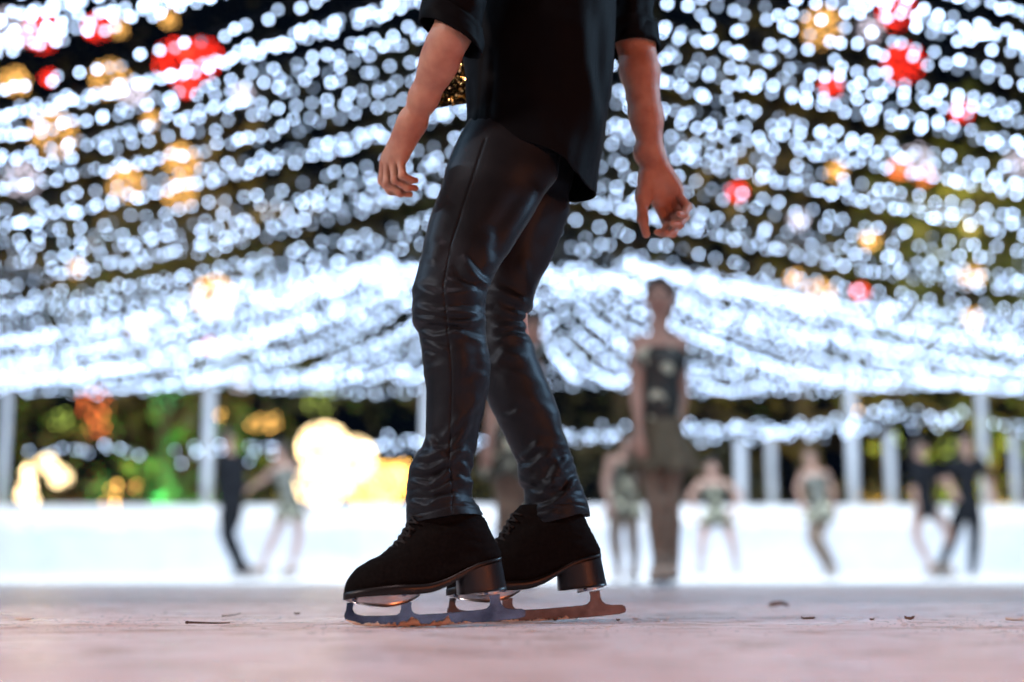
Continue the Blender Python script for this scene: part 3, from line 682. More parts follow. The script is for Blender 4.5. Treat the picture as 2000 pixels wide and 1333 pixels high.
# ---- bits lying on the ice
def leaf(name, px, py, L_, W_, yaw, curl, seed, label, m='leaf'):
    Y = CAMH*FPX/(py-1115.0); p = at(px, py, Y); p[2] = .003
    n, k = 16, 7; V = []
    for i in range(n):
        t = i/(n-1); w = W_*math.sin(math.pi*min(1, t*.94+.03))**.8*(1+.15*math.sin(t*22+seed))
        for j in range(k):
            s = j/(k-1)*2-1
            V.append(((t-.5)*L_, s*w/2, curl*(s*s*.6+(t-.5)**2*1.8)*L_*.5+.0012*math.sin(t*9+s*5+seed)))
    V = np.array(V); c, s = math.cos(yaw), math.sin(yaw); V = np.stack([V[:, 0]*c-V[:, 1]*s, V[:, 0]*s+V[:, 1]*c, V[:, 2]-V[:, 2].min()], 1)
    me = mesh_from(name, V, grid_faces(n, k, False)); me.materials.append(M[m]); o = link(bpy.data.objects.new(name, me)); o.location = p
    sm = o.modifiers.new('body', 'SOLIDIFY'); sm.thickness = .0006
    mb = MB(); mb.tube([(V[k//2+i*k][0], V[k//2+i*k][1], V[k//2+i*k][2]+.0006) for i in range(0, n, 3)]+[(V[k//2+(n-1)*k][0]*1.25, V[k//2+(n-1)*k][1]*1.25, V[k//2+(n-1)*k][2]+.002)], .0006, 5)
    mb.build('stalk', M['twig'], o)
    return tag(o, label, 'leaf')
leaf('dry_leaf', 1521, 1187, .050, .034, .25, -.55, 1, 'curled brown leaf, the largest on the ice, right of the skates')
leaf('dry_leaf', 1085, 1213, .013, .008, .9, .8, 2, 'tiny curled leaf scrap just in front of the rear blade')
leaf('dry_leaf', 1578, 1210, .026, .010, .1, .3, 3, 'small dark leaf scrap lying below the big curled leaf')
leaf('dry_leaf', 1703, 1212, .010, .006, .5, .5, 4, 'dark crumb of leaf midway between two small leaf scraps on the right')
leaf('dry_leaf', 1776, 1211, .018, .011, -.3, .7, 5, 'small folded dark leaf far right of the big curled leaf')
leaf('dry_leaf', 1982, 1213, .036, .016, .1, .25, 6, 'flat yellowish leaf at the right edge of the ice', 'slush')
leaf('dry_leaf', 45, 1213, .030, .014, .2, .3, 7, 'flat tan leaf at the left edge of the ice', 'slush')
leaf('dry_leaf', 1207, 1213, .007, .005, .4, .6, 8, 'speck of leaf beside the tail of the rear blade')
leaf('dry_leaf', 580, 1201, .012, .007, .4, .7, 9, 'faint leaf scrap between the twigs and the front skate')
def twig(px, py, pts, r, label):
    Y = CAMH*FPX/(py-1115.0); p = at(px, py, Y); p[2] = .002; root = MB()
    root.tube([np.array(q) for q in pts], np.linspace(r, r*.55, len(pts)), 8)
    root.ico(np.array(pts[0]), r*1.5, 1, (1.4, 1, 1))
    o = root.build('twig', M['twig']); o.location = p; return tag(o, label, 'twig')
twig(407, 1219, [(-.037, 0, .004), (-.02, .002, .0035), (0, -.001, .003), (.02, .001, .0026), (.037, .002, .003)], .0021, 'straight brown twig with a knobbed end lying left of the skates')
twig(452, 1203, [(-.018, 0, .001), (-.004, .0, .0015), (.008, .002, .003), (.018, .004, .007)], .0013, 'short bent stem behind the straight brown twig')
# crumbs of scraped ice: nobody could count them
M['chip'] = mat('ice_crumb', (.96, .95, .95), .25, noise=(300, (.88, .85, .85), 2, .3, .7))
M['chip'].node_tree.nodes['Principled BSDF'].inputs['Transmission Weight'].default_value = .25; M['chip'].node_tree.nodes['Principled BSDF'].inputs['IOR'].default_value = 1.31
ch = MB()
for _ in range(1500):
    Y = RNG.normal(2.62, .26) if random.random() < .8 else random.uniform(1.6, 4.2)
    if Y < 1.2 or Y > 4.4: continue
    hw = Y*.37; x = random.uniform(-hw, hw)
    if random.random() < .45: x = float(RNG.normal(random.choice([-.25, .02, .18, -.75, .8]), .09))
    r = min(.0038, .0005+.0008*float(RNG.exponential(1)))
    ch.ico((x, Y, r*.4), r, 0 if False else 1, (random.uniform(.8, 2.4), random.uniform(.8, 1.8), random.uniform(.35, .8)))
    # roughen
tag(ch.build('ice_crumbs', M['chip'], smooth=False), 'loose white crumbs of scraped ice around the skates', 'ice crumbs', kind='stuff')

# ---- dasher boards round the far side and the two flanks
def board_run(name, a, b, label):
    a = np.array(a, float); b = np.array(b, float); d = b-a; L = np.linalg.norm(d[:2]); t = d/L; nrm = np.array([-t[1], t[0], 0]); root = empty(name, a, label, 'rink boards')
    ang = math.atan2(t[1], t[0]); R = [[math.cos(ang), -math.sin(ang), 0], [math.sin(ang), math.cos(ang), 0], [0, 0, 1]]
    nP = max(1, round(L/2.4)); w = L/nP
    for i in range(nP):
        mb = MB(); mb.box(a+t*(i+.5)*w+np.array([0, 0, .40]), (w-.012, .05, .72), R); mb.build('panel', M['board'], root, a, smooth=False)
    mb = MB(); mb.box((a+b)/2+np.array([0, 0, .915]), (L, .075, .30), R); mb.build('top_rail', M['rail'], root, a, smooth=False)
    mb = MB(); mb.box((a+b)/2+np.array([0, 0, 1.078]), (L, .12, .026), R); mb.build('cap', M['rail'], root, a, smooth=False)
    mb = MB(); mb.box((a+b)/2+np.array([0, 0, .02]), (L, .07, .06), R); mb.build('kick_strip', M['rail'], root, a, smooth=False)
    return root
board_run('rink_boards', (-14.5, YF, 0), (14.5, YF, 0), 'long white rink boards with a bright top rail along the far end of the ice')
# ---- posts
def post(px, ytop, Y, r, label, arm=False):
    p = at(px, 1000, Y); h = at(px, ytop, Y)[2]; root = empty('canopy_post' if ytop < 800 else 'fence_post', (p[0], Y, 0), label, 'post')
    mb = MB(); r = r*.82; mb.tube([(0, 0, 0), (0, 0, h)], r, 16); mb.build('shaft', M['post'], root)
    mb = MB(); mb.box((0, 0, .012-.0), (r*4.2, r*4.2, .02)); mb.build('base_plate', M['post'], root, smooth=False)
    mb = MB(); mb.tube([(0, 0, h), (0, 0, h+.02), (0, 0, h+.05)], [r*1.25, r*1.25, r*.5], 16); mb.build('finial', M['post'], root)
    return root
post(2, 745, YF+.35, .085, 'pale canopy post at the left edge of the view')
post(402, 745, YF+.35, .10, 'pale canopy post left of the glowing white light figure')
post(830, 745, YF+.35, .085, 'pale canopy post half hidden by the front knee of the skater')
post(1669, 745, YF+.35, .105, 'thick pale canopy post between the sequined girl and the couple')
post(1927, 745, YF+.35, .085, 'pale canopy post right of the couple in black')
post(1449, 862, YF+.5, .10, 'short fence post under the low light string, left one of a close pair')
post(1509, 860, YF+1.2, .09, 'short fence post under the low light string, right one of a close pair')
post(1743, 850, YF+.6, .095, 'short fence post just left of the woman in black')
post(1988, 850, YF+.6, .09, 'short fence post at the right edge of the view')

# ---- tent of light strings
BULB_R = .0135
bm = bmesh.new(); bmesh.ops.create_icosphere(bm, subdivisions=2, radius=BULB_R)
BULB = bpy.data.meshes.new('bulb'); bm.to_mesh(BULB); bm.free(); BULB.polygons.foreach_set('use_smooth', [True]*len(BULB.polygons))
M['bulb'] = glow('cold_white_bulb', (.53, .71, 1.0), 2.0, 26)
nt = M['bulb'].node_tree
oi = [n for n in nt.nodes if n.type == 'OBJECT_INFO'][0]; mr = [n for n in nt.nodes if n.type == 'MAP_RANGE'][0]
pw = nt.nodes.new('ShaderNodeMath'); pw.operation = 'POWER'; pw.inputs[1].default_value = .8; nt.links.new(oi.outputs['Random'], pw.inputs[0]); nt.links.new(pw.outputs[0], mr.inputs['Value'])
M['bulbs_far'] = glow('cold_white_bulbs', (.53, .71, 1.0), 1.2, 12, island=True)
BULB.materials.append(M['bulb'])
BULB2 = BULB.copy(); BULB2.name = 'large_bulb'; BULB2.transform(Matrix.Scale(1.5, 4)); M['bulb2'] = M['bulb'].copy(); BULB2.materials[0] = M['bulb2']
[n for n in M['bulb2'].node_tree.nodes if n.type == 'MAP_RANGE'][0].inputs['To Max'].default_value = 14
bmv = np.array([v.co[:] for v in BULB.vertices]); bmf = np.array([p.vertices[:] for p in BULB.polygons])
NB = 0
def light_string(path, spacing, label, group, jitter=.015, cap=100, far=1):
    """path: points in the world; bulbs hang every `spacing` metres; those in view are parts, the others one mesh"""
    global NB
    P_ = np.array(path); s = np.concatenate([[0], np.cumsum(np.linalg.norm(np.diff(P_, axis=0), axis=1))])
    q = np.arange(spacing*random.random()+(s[-1]*.10 if group == 'light strings fanning to the far rim' else 0), s[-1], spacing); q = q+RNG.normal(0, spacing*.22, len(q)); q = np.clip(q, 0, s[-1])
    pos = np.stack([np.interp(q, s, P_[:, k]) for k in range(3)], 1)+RNG.normal(0, jitter, (len(q), 3))-np.array([0, 0, .02])
    px, py, zc = proj(pos); vis = (zc > 2) & (px > -25) & (px < 2025) & (py > -25)
    org = P_[0]; root = empty('light_string', org, label, 'string lights', group)
    mb = MB(); mb.tube(P_[::2] if len(P_) > 12 else P_, .004, 4, False); mb.build('cable', M['wire'], root, org)
    order = np.argsort(zc); shown = [i for i in order if vis[i]][:cap]; rest = [i for i in range(len(q)) if i not in set(shown)]
    for i in shown:
        o = bpy.data.objects.new('bulb', BULB2 if far else BULB); COL.objects.link(o); o.parent = root; o.location = Vector(pos[i])-Vector(org); NB += 1
    if rest:
        V = (bmv[None]+pos[rest][:, None]).reshape(-1, 3); F = (bmf[None]+(np.arange(len(rest))*len(bmv))[:, None, None]).reshape(-1, 3)
        o = obj('bulb_run', mesh_from('bulb_run', V, F), M['bulbs_far'], root, org); tag(o, kind='stuff')
    return root
PH = 3.03
def strand(apex, end, sag, powr):
    """hangs from the ridge cable, steep there and nearly level at the rim"""
    t = np.linspace(0, 1, 70); e = np.array(end)
    xy = apex[:2]+(e[:2]-apex[:2])*t[:, None]
    z = e[2]+(apex[2]-e[2])*(1-t)**powr-sag*np.sin(math.pi*t)*t
    z = z+.018*np.sin(t*23+e[1]*3)
    return np.concatenate([xy, z[:, None]], 1)
RIDGE0, RIDGE1, RZ = 5.5, 17.2, 4.75
rb = MB(); rb.tube([(0, y, RZ+.02-.45*((y-RIDGE0)/11.7)**2) for y in np.linspace(RIDGE0, RIDGE1, 30)], .008, 6)
tag(rb.build('ridge_cable', M['wire']), 'steel cable running lengthwise under the peak of the light canopy', 'cable')
ends = []
for sgn in (-1, 1):
    y = 7.4
    while y < 16.9:
        ends.append((np.array([0, y, RZ-.45*((y-RIDGE0)/11.7)**2]), sgn*14.3, y+random.gauss(.9, .38), 0)); y += .0021*y*min(y, 10.0)*random.uniform(.9, 1.1)*random.uniform(.7, 1.3)
FARP = np.array([0, RIDGE1, RZ-.5])
for x in np.linspace(-14, 14, 40): ends.append((FARP, x, YF+.3, 1))
for y in (17.6, 18.4, 19.2, 20.0, 20.8, 21.5): ends += [(FARP, -14.3, y, 1), (FARP, 14.3, y, 1)]
random.shuffle(ends)
for A, x, y, far in ends:
    z = PH+random.uniform(-.08, .10)
    light_string(strand(A+np.array([0, 0, random.uniform(-.15, .1)]), (x, y+random.uniform(-.1, .1), z), random.uniform(.05, .35), random.uniform(2.6, 4.2) if not far else random.uniform(2.4, 3.2)), .0125*A[1] if not far else .135,
        'string of cold white bulbs swagged from the canopy ridge out to the side rim' if not far else 'string of cold white bulbs fanning from the ridge end down to the far rim', 'light strings swagged sideways from the ridge' if not far else 'light strings fanning to the far rim', far=far)
rim = [(-14.3+28.6*t, YF+.33, PH+.02-.14*abs(math.sin(t*math.pi*5.1+.9))) for t in np.linspace(0, 1, 120)]
light_string(rim, .10, 'string of cold white bulbs along the far rim of the canopy', None, .03)
for dz, k, lab in ((.30, 3.1, 'second string of cold white bulbs looping just above the far rim string'), (.62, 2.2, 'third string of cold white bulbs looping well above the far rim string')):
    light_string([(-14.3+28.6*t, YF+.1-dz*.8, PH+dz-.22*abs(math.sin(t*math.pi*k+dz*3))) for t in np.linspace(0, 1, 120)], .10, lab, None, .05)
def low(pts, Y, sp, label, jit=.05):
    A = [at(px, py, Y) for px, py in pts]; n = 60; t = np.linspace(0, len(A)-1, n); A = np.array(A)
    light_string(np.stack([np.interp(t, np.arange(len(A)), A[:, k]) for k in range(3)], 1), sp, label, None, jit)
low([(55, 872), (110, 884), (150, 880), (200, 874), (250, 882), (290, 886)], YF+.3, .155, 'low string of cold white bulbs left of the first thick post', .05)
low([(352, 890), (400, 878), (450, 880), (500, 880), (548, 876)], YF+.3, .06, 'low string of cold white bulbs crossing the first thick post', .06)
low([(690, 868), (760, 862), (830, 870), (950, 862), (1050, 866), (1100, 852), (1150, 856), (1182, 846), (1215, 858), (1225, 850)], YF+.3, .05, 'low string of cold white bulbs behind the legs of the skater', .07)
low([(1322, 845), (1440, 838), (1560, 836), (1640, 832), (1700, 826)], YF+.3, .032, 'low string of cold white bulbs over the close pair of fence posts', .075)
low([(1690, 822), (1760, 822), (1820, 824), (1860, 822), (1892, 818)], YF+.3, .05, 'low string of cold white bulbs above the couple in black', .11)
low([(1945, 826), (1965, 820), (1990, 832), (2030, 830)], YF+.3, .11, 'low string of cold white bulbs right of the last canopy post', .07)
print('bulbs', NB)
# ================================================================== trees and their lights behind the boards
def tree(name, x, y, h, cr, label, seed, lm, n=1500):
    rg = np.random.default_rng(seed); root = empty(name, (x, y, -.16), label, 'tree', 'trees behind the rink'); mb = MB()
    tk = [(0, 0, 0), (.1, .05, h*.15), (-.05, .1, h*.32), (.1, 0, h*.55), (0, 0, h*.85)]
    mb.tube(tk, [h*.028, h*.021, h*.017, h*.011, h*.004], 10)
    tips = []
    for i in range(13):
        a = i*2.4+seed; z0 = h*(.20+.05*i); l = cr*(1-.045*i)*rg.uniform(.6, .95)
        p = [(0, 0, z0), (l*.5*math.cos(a), l*.5*math.sin(a), z0+l*.22), (l*math.cos(a), l*math.sin(a), z0+l*.34)]
        mb.tube(p, [h*.009, h*.006, h*.002], 6); tips += [np.array(p[1]), np.array(p[2])]
    mb.build('trunk', M['bark'], root)
    tips += [np.array((rg.normal(0, cr*.3), rg.normal(0, cr*.3), h*rg.uniform(.5, .98))) for _ in range(14)]
    V = []; F = []
    for k in range(n):
        c = tips[rg.integers(len(tips))]+rg.normal(0, 1, 3)*np.array([cr*.2, cr*.2, h*.055])
        if c[2] < h*.12: continue
        u = rg.normal(0, 1, 3); u /= np.linalg.norm(u); w = np.cross(u, rg.normal(0, 1, 3)); w /= np.linalg.norm(w); s = rg.uniform(.10, .22)
        b = len(V); V += [c-u*s, c+w*s*.55, c+u*s, c-w*s*.55]; F.append((b, b+1, b+2, b+3))
    obj('crown', mesh_from('crown', np.array(V), np.array(F), False), lm, root)
    return root
def leafmat(name, c, c2):
    m = mat(name, c, .7, noise=(1.3, c2, 3, .35, .65)); return m
M['olive'] = leafmat('olive_leaves', (.075, .060, .018), (.11, .085, .02)); M['dark'] = leafmat('dark_leaves', (.03, .034, .016), (.06, .05, .02)); M['lime'] = leafmat('lime_leaves', (.10, .14, .02), (.16, .16, .03))
tl = [(-12, 29, 12, 4.2, 'olive', 'olive crowned tree at the far left behind the white light cone'), (-7.2, 31, 13, 4.4, 'dark', 'dark tree behind the red heart light'),
      (-6.7, 27.5, 9, 3.0, 'olive', 'smaller olive tree with a green lit trunk behind the gold lamp cone'), (-1.6, 31, 14, 4.6, 'dark', 'tall dark tree behind the glowing white light figure'),
      (2.6, 33, 14, 4.6, 'dark', 'tall dark tree behind the tall sequined girl'), (6.2, 30, 13, 4.0, 'olive', 'olive tree behind the thick canopy post'),
      (9.3, 28.0, 10, 3.6, 'lime', 'yellow green tree behind the couple in black'), (12.6, 30, 13, 4.4, 'olive', 'olive tree at the far right behind the last post'),
      (-10, 38, 16, 5.5, 'dark', 'huge dark tree rising at the back on the left'), (0.5, 40, 17, 5.5, 'dark', 'huge dark tree rising at the back in the middle'), (10, 39, 16, 5.5, 'dark', 'huge dark tree rising at the back on the right')]
for i, (x, y, h, cr, lm, lab) in enumerate(tl): tree('leafy_tree', x, y, h, cr, lab, 30+i, M[lm])
# hedge behind the boards hides the ground line
def hedge(name, x0, x1, y, h, label, lm, seed):
    rg = np.random.default_rng(seed); V = []; F = []
    for k in range(int((x1-x0)*190)):
        c = np.array([rg.uniform(x0, x1), y+rg.normal(0, .3), -.16+h*rg.uniform(0, 1)**.8*(1+.15*math.sin(k))]); u = rg.normal(0, 1, 3); u /= np.linalg.norm(u); w = np.cross(u, rg.normal(0, 1, 3)); w /= np.linalg.norm(w); s = rg.uniform(.07, .15)
        b = len(V); V += [c-u*s, c+w*s*.6, c+u*s, c-w*s*.6]; F.append((b, b+1, b+2, b+3))
    root = empty(name, ((x0+x1)/2, y, -.16), label, 'hedge'); o = obj('foliage', mesh_from('foliage', np.array(V), np.array(F), False), lm, root, ((x0+x1)/2, y, -.16))
    mb = MB()
    for x in np.arange(x0+.3, x1, .6): mb.tube([(x-(x0+x1)/2, 0, 0), (x-(x0+x1)/2+.05, .05, h*.6)], [.025, .012], 6)
    mb.build('stems', M['bark'], root)
hedge('clipped_hedge', -13, -4.2, 26.2, 1.9, 'dark hedge behind the boards on the left', M['dark'], 3)
hedge('clipped_hedge', -1.0, 5.0, 26.4, 2.6, 'tall dark hedge behind the boards in the middle', M['dark'], 4)
hedge('clipped_hedge', 5.2, 13, 26.0, 1.7, 'olive hedge behind the boards on the right', M['olive'], 5)

# ---- hanging light ornaments in the trees
def glowc(key, c, lo, hi):
    if key not in M: M[key] = glow(key, c, lo, hi); M[key+'_i'] = glow(key+'_run', c, lo, hi, island=True)
    return M[key]
glowc('red_leds', (1, .025, .012), 3, 12); glowc('gold_leds', (1, .50, .12), 2.5, 9); glowc('pale_leds', (.95, .86, 1.0), 1.5, 6); glowc('orange_leds', (1, .20, .05), 3, 10)
glowc('warm_leds', (1, .74, .38), 3, 14); glowc('amber_leds', (1, .52, .12), 5, 15); glowc('lime_leds', (.62, .8, .12), 1.5, 5); glowc('green_leds', (.15, .85, .22), 1, 3)
LED = {}
def led_mesh(r, key):
    if (r, key) not in LED:
        bm = bmesh.new(); bmesh.ops.create_icosphere(bm, subdivisions=1, radius=r); me = bpy.data.meshes.new('led'); bm.to_mesh(me); bm.free(); me.materials.append(M[key]); LED[(r, key)] = me
    return LED[(r, key)]
def bulbs_at(pts, r, key, parent, org):
    me = led_mesh(r, key); v = np.array([q.co[:] for q in me.vertices]); f = np.array([g.vertices[:] for g in me.polygons])
    pts = sorted(pts, key=lambda p: p[1])
    for p in pts[:100]:
        o = bpy.data.objects.new('led', me); COL.objects.link(o); o.parent = parent; o.location = p
    if len(pts) > 100:
        rest = np.array(pts[100:])
        V = (v[None]+rest[:, None]).reshape(-1, 3); F = (f[None]+(np.arange(len(rest))*len(v))[:, None, None]).reshape(-1, 3)
        tag(obj('leds', mesh_from('leds', V, F), M[key+'_i'], parent), kind='stuff')
def ornament(px, py, rpx, kind, key, label, Y=25.2, n=None, br=.03):
    c = at(px, py, Y); r = rpx/FPX*Y*.8; heart = kind == 'heart'
    root = empty('heart_light' if heart else 'ball_light', c, label, 'light ornament'); mb = MB(); pts = []
    if heart:
        hx = lambda t: 16*math.sin(t)**3/17; hz = lambda t: (13*math.cos(t)-5*math.cos(2*t)-2*math.cos(3*t)-math.cos(4*t))/17
        path = [(r*hx(t), 0, r*hz(t)) for t in np.linspace(0, 2*math.pi, 40)]; mb.tube(path, .012, 6, False)
        for q in (1, .72, .42): pts += [(r*q*hx(t)+random.gauss(0, .02), random.gauss(0, .03), r*q*hz(t)) for t in np.linspace(0, 2*math.pi, int((n or 46)*q))]
    else:
        for a in (0, math.pi/3, 2*math.pi/3): mb.tube([(r*math.cos(t)*math.cos(a), r*math.cos(t)*math.sin(a), r*math.sin(t)) for t in np.linspace(0, 2*math.pi, 28)], .008, 5, False)
        mb.tube([(r*math.cos(t), r*math.sin(t), 0) for t in np.linspace(0, 2*math.pi, 28)], .008, 5, False)
        k = n or max(6, int(rpx*.75))
        for i in range(k):
            z = 1-2*(i+.5)/k; a = i*2.39996; q = math.sqrt(1-z*z); pts.append((r*q*math.cos(a), r*q*math.sin(a), r*z))
    mb.tube([(0, 0, r*.6), (0, 0, r+1.2)], .006, 5); mb.build('frame', M['wire'], root); bulbs_at(pts, br, key, root, c)
    return root
orn = [(365, 125, 82, 'heart', 'red_leds', 'big red heart light hanging upper left'), (82, 66, 40, 'ball', 'red_leds', 'red ball light in the top left corner beside a pale ball'), (190, 52, 28, 'ball', 'red_leds', 'single small red ball light between corner and heart'),
 (95, 152, 12, 'ball', 'red_leds', 'tiny red ball light below the corner red ball'), (215, 155, 42, 'ball', 'gold_leds', 'gold ball light just left of the red heart'), (105, 262, 52, 'ball', 'gold_leds', 'large gold ball light on the left, below the others'),
 (28, 160, 30, 'ball', 'gold_leds', 'gold ball light at the left edge'), (296, 236, 15, 'ball', 'gold_leds', 'small gold ball light under the gold ball by the heart'), (330, 38, 15, 'ball', 'gold_leds', 'small gold ball light above the red heart'), (232, 58, 15, 'ball', 'gold_leds', 'small gold ball light beside the single red ball'),
 (15, 60, 48, 'ball', 'pale_leds', 'large pale ball light in the top left corner'), (265, 185, 30, 'ball', 'pale_leds', 'pale ball light between gold ball and heart'), (45, 350, 38, 'ball', 'pale_leds', 'pale ball light at the left edge halfway down'), (475, 185, 20, 'ball', 'pale_leds', 'small pale ball light right of the heart'),
 (355, 315, 36, 'ball', 'gold_leds', 'gold ball light, upper one of a pair below the heart'), (350, 378, 34, 'ball', 'gold_leds', 'gold ball light, lower one of a pair below the heart'), (245, 360, 36, 'ball', 'gold_leds', 'gold ball light left of the gold pair'),
 (418, 580, 46, 'ball', 'amber_leds', 'bright amber ball light low on the left of the skater'), (406, 676, 13, 'ball', 'red_leds', 'tiny red ball light low on the left'), (150, 525, 14, 'ball', 'gold_leds', 'small gold ball light low at the left'), (270, 640, 22, 'ball', 'pale_leds', 'pale ball light low at the left'),
 (1605, 55, 44, 'ball', 'gold_leds', 'gold ball light near the top on the right'), (1752, 22, 40, 'ball', 'red_leds', 'red ball light at the top right'), (1765, 125, 44, 'ball', 'red_leds', 'red ball light below the top right one'), (1700, 60, 26, 'ball', 'pale_leds', 'pale ball light between gold and red at the top right'),
 (1622, 170, 20, 'ball', 'red_leds', 'small red ball light below the gold ball at right'), (1880, 218, 20, 'ball', 'red_leds', 'small red ball light far right'), (1440, 376, 18, 'ball', 'red_leds', 'small red ball light right of the hand'), (1790, 312, 32, 'ball', 'pale_leds', 'bright pale ball light right side'),
 (1757, 330, 20, 'ball', 'orange_leds', 'orange ball light left of a bright pale ball'), (1808, 346, 18, 'ball', 'orange_leds', 'orange ball light below a bright pale ball'), (1990, 320, 28, 'ball', 'pale_leds', 'pale ball light at the right edge'), (1635, 335, 18, 'ball', 'gold_leds', 'small gold ball light right of the hand, further off'),
 (1600, 580, 36, 'ball', 'gold_leds', 'gold ball light low on the right'), (1680, 572, 16, 'ball', 'red_leds', 'small red ball light low on the right'), (1552, 545, 16, 'ball', 'gold_leds', 'small gold ball light left of the low gold ball'), (1897, 540, 24, 'ball', 'gold_leds', 'gold ball light low at the far right, upper one'),
 (1900, 622, 18, 'ball', 'gold_leds', 'gold ball light low at the far right, lower one'), (1560, 430, 18, 'ball', 'pale_leds', 'pale ball light in the middle of the right side'), (1700, 470, 18, 'ball', 'gold_leds', 'small gold ball light in the middle of the right side')]
for o in orn: ornament(*o)
# ---- lower band: lamps among the trees, light figures behind the boards
bandl = [(185, 790, 36, 'orange_leds', 'flat orange lamp cluster in the tree on the left'), (118, 822, 24, 'lime_leds', 'yellow green lamp cluster at the left'), (190, 838, 24, 'orange_leds', 'orange lamp cluster under the flat orange one'), (500, 828, 16, 'amber_leds', 'amber lamp, left one of a pair by the post'), (532, 826, 18, 'amber_leds', 'amber lamp, right one of a pair by the post'),
 (622, 782, 34, 'lime_leds', 'yellow green lamp cluster above the white light figure'), (322, 776, 32, 'green_leds', 'green lamp cluster under the canopy rim'), (470, 752, 15, 'pale_leds', 'pale lamp just under the canopy rim'), (262, 952, 10, 'gold_leds', 'single gold lamp beside the gold cone'), (1665, 796, 16, 'amber_leds', 'amber lamp by the thick canopy post'),
 (1745, 856, 16, 'lime_leds', 'green lamp on the short post by the woman in black'), (1855, 880, 26, 'lime_leds', 'green lamp cluster between the couple'), (1848, 962, 16, 'lime_leds', 'green lamp behind the joined arms of the couple'), (428, 812, 9, 'amber_leds', 'small amber lamp beside the first thick post')]
for px, py, r, key, lab in bandl: ornament(px, py, r, 'ball', key, lab, Y=25.0, n=max(4, int(r*.45)), br=.022)
def cone_light(px0, px1, ytop, tipx, Y, key, n, br, label):
    base = at((px0+px1)/2, 1000, Y); c = np.array([base[0], Y, -.16]); W = (px1-px0)/FPX*Y/2; H = at(0, ytop, Y)[2]+.16; tip = at(tipx, ytop, Y)[0]-c[0]
    root = empty('cone_light', c, label, 'light figure'); mb = MB(); pts = []
    for a in np.arange(8)*math.pi/4: mb.tube([(W*math.cos(a), W*math.sin(a), 0), (tip, 0, H)], .01, 5)
    mb.tube([(W*math.cos(a), W*math.sin(a), .02) for a in np.linspace(0, 2*math.pi, 24)], .012, 5, False)
    for i in range(n):
        t = 1-math.sqrt(random.random()); a = random.random()*2*math.pi; pts.append((tip*t+W*(1-t)*math.cos(a), W*(1-t)*math.sin(a), H*t))
    mb.build('frame', M['wire'], root); bulbs_at(pts, br, key, root, c)
cone_light(14, 112, 900, 52, 25.4, 'warm_leds', 230, .042, 'white glowing cone of lights behind the boards at the far left')
cone_light(168, 275, 915, 222, 25.4, 'amber_leds', 110, .036, 'gold cone of lights behind the boards on the left')
def lobe_light(name, blobs, Y, key, n, br, label):
    """light sculpture: rounded wire bodies closely wound with bulbs"""
    c = at(blobs[0][0], blobs[0][1], Y); root = empty(name, (c[0], Y, -.16), label, 'light figure'); o = np.array([c[0], Y, -.16]); mb = MB(); pts = []
    tot = sum(b[2]*b[3] for b in blobs)
    for (px, py, rx, rz) in blobs:
        q = at(px, py, Y)-o; a, b = rx/FPX*Y*.9, rz/FPX*Y*.9; k = int(n*rx*rz/tot)
        for g in np.arange(4)*math.pi/4: mb.tube([(q[0]+a*math.cos(t)*math.cos(g), q[1]+a*math.cos(t)*math.sin(g), q[2]+b*math.sin(t)) for t in np.linspace(0, 2*math.pi, 24)], .012, 5, False)
        for i in range(k):
            z = 1-2*(i+.5)/k; s = i*2.39996; u = math.sqrt(1-z*z); pts.append((q[0]+a*u*math.cos(s), q[1]+a*u*math.sin(s), q[2]+b*z))
    mb.tube([(0, 0, 0), (0, 0, 1.0)], .03, 8)
    mb.build('frame', M['wire'], root); bulbs_at(pts, br, key, root, o); return root
lobe_light('figure_light', [(632, 872, 52, 46), (692, 898, 42, 45), (630, 945, 60, 42)], 25.2, 'warm_leds', 300, .036, 'blazing white rounded light figure behind the boards left of the skater')
lobe_light('figure_light', [(755, 945, 42, 42), (722, 960, 40, 36), (785, 925, 22, 24)], 25.6, 'amber_leds', 200, .03, 'golden light figure beside the blazing white one')
lobe_light('figure_light', [(92, 908, 20, 18), (118, 932, 20, 18)], 25.4, 'warm_leds', 60, .03, 'small slanting white light figure beside the white cone')

# ================================================================== skaters in the distance
M['skin_far'] = mat('pale_skin', (.27, .165, .13), .55, noise=(6, (.40, .25, .2), 3, .3, .7))
M['costume'] = mat('olive_costume', (.035, .04, .028), .5, noise=(8, (.42, .44, .33), 1.5, .55, .60), sheen=.2)
M['costume_dark'] = mat('dark_costume', (.012, .016, .016), .5, noise=(9, (.42, .45, .36), 1.5, .555, .60))
M['skirt'] = mat('olive_skirt', (.075, .065, .04), .8, noise=(10, (.11, .10, .07), 3, .4, .7))
M['tights'] = mat('brown_tights', (.11, .078, .058), .6, noise=(12, (.19, .14, .10), 3, .3, .7))
M['black_cloth'] = mat('black_cloth', (.005, .006, .009), .8, spec=.1, noise=(8, (.014, .016, .02), 3, .3, .7))
M['grey_cloth'] = mat('grey_green_cloth', (.09, .10, .09), .7, noise=(8, (.30, .31, .28), 2, .56, .64))
M['eye'] = mat('eye', (.03, .02, .015), .2); M['lip'] = mat('lip', (.35, .09, .08), .4)
TAN = [q for q in SPROTO.children if q.name.startswith('boot')][0].data.copy(); TAN.materials[0] = M['boot_cover'] = mat('boot_cover', (.30, .24, .19), .6, noise=(40, (.36, .30, .25), 3, .3, .7))
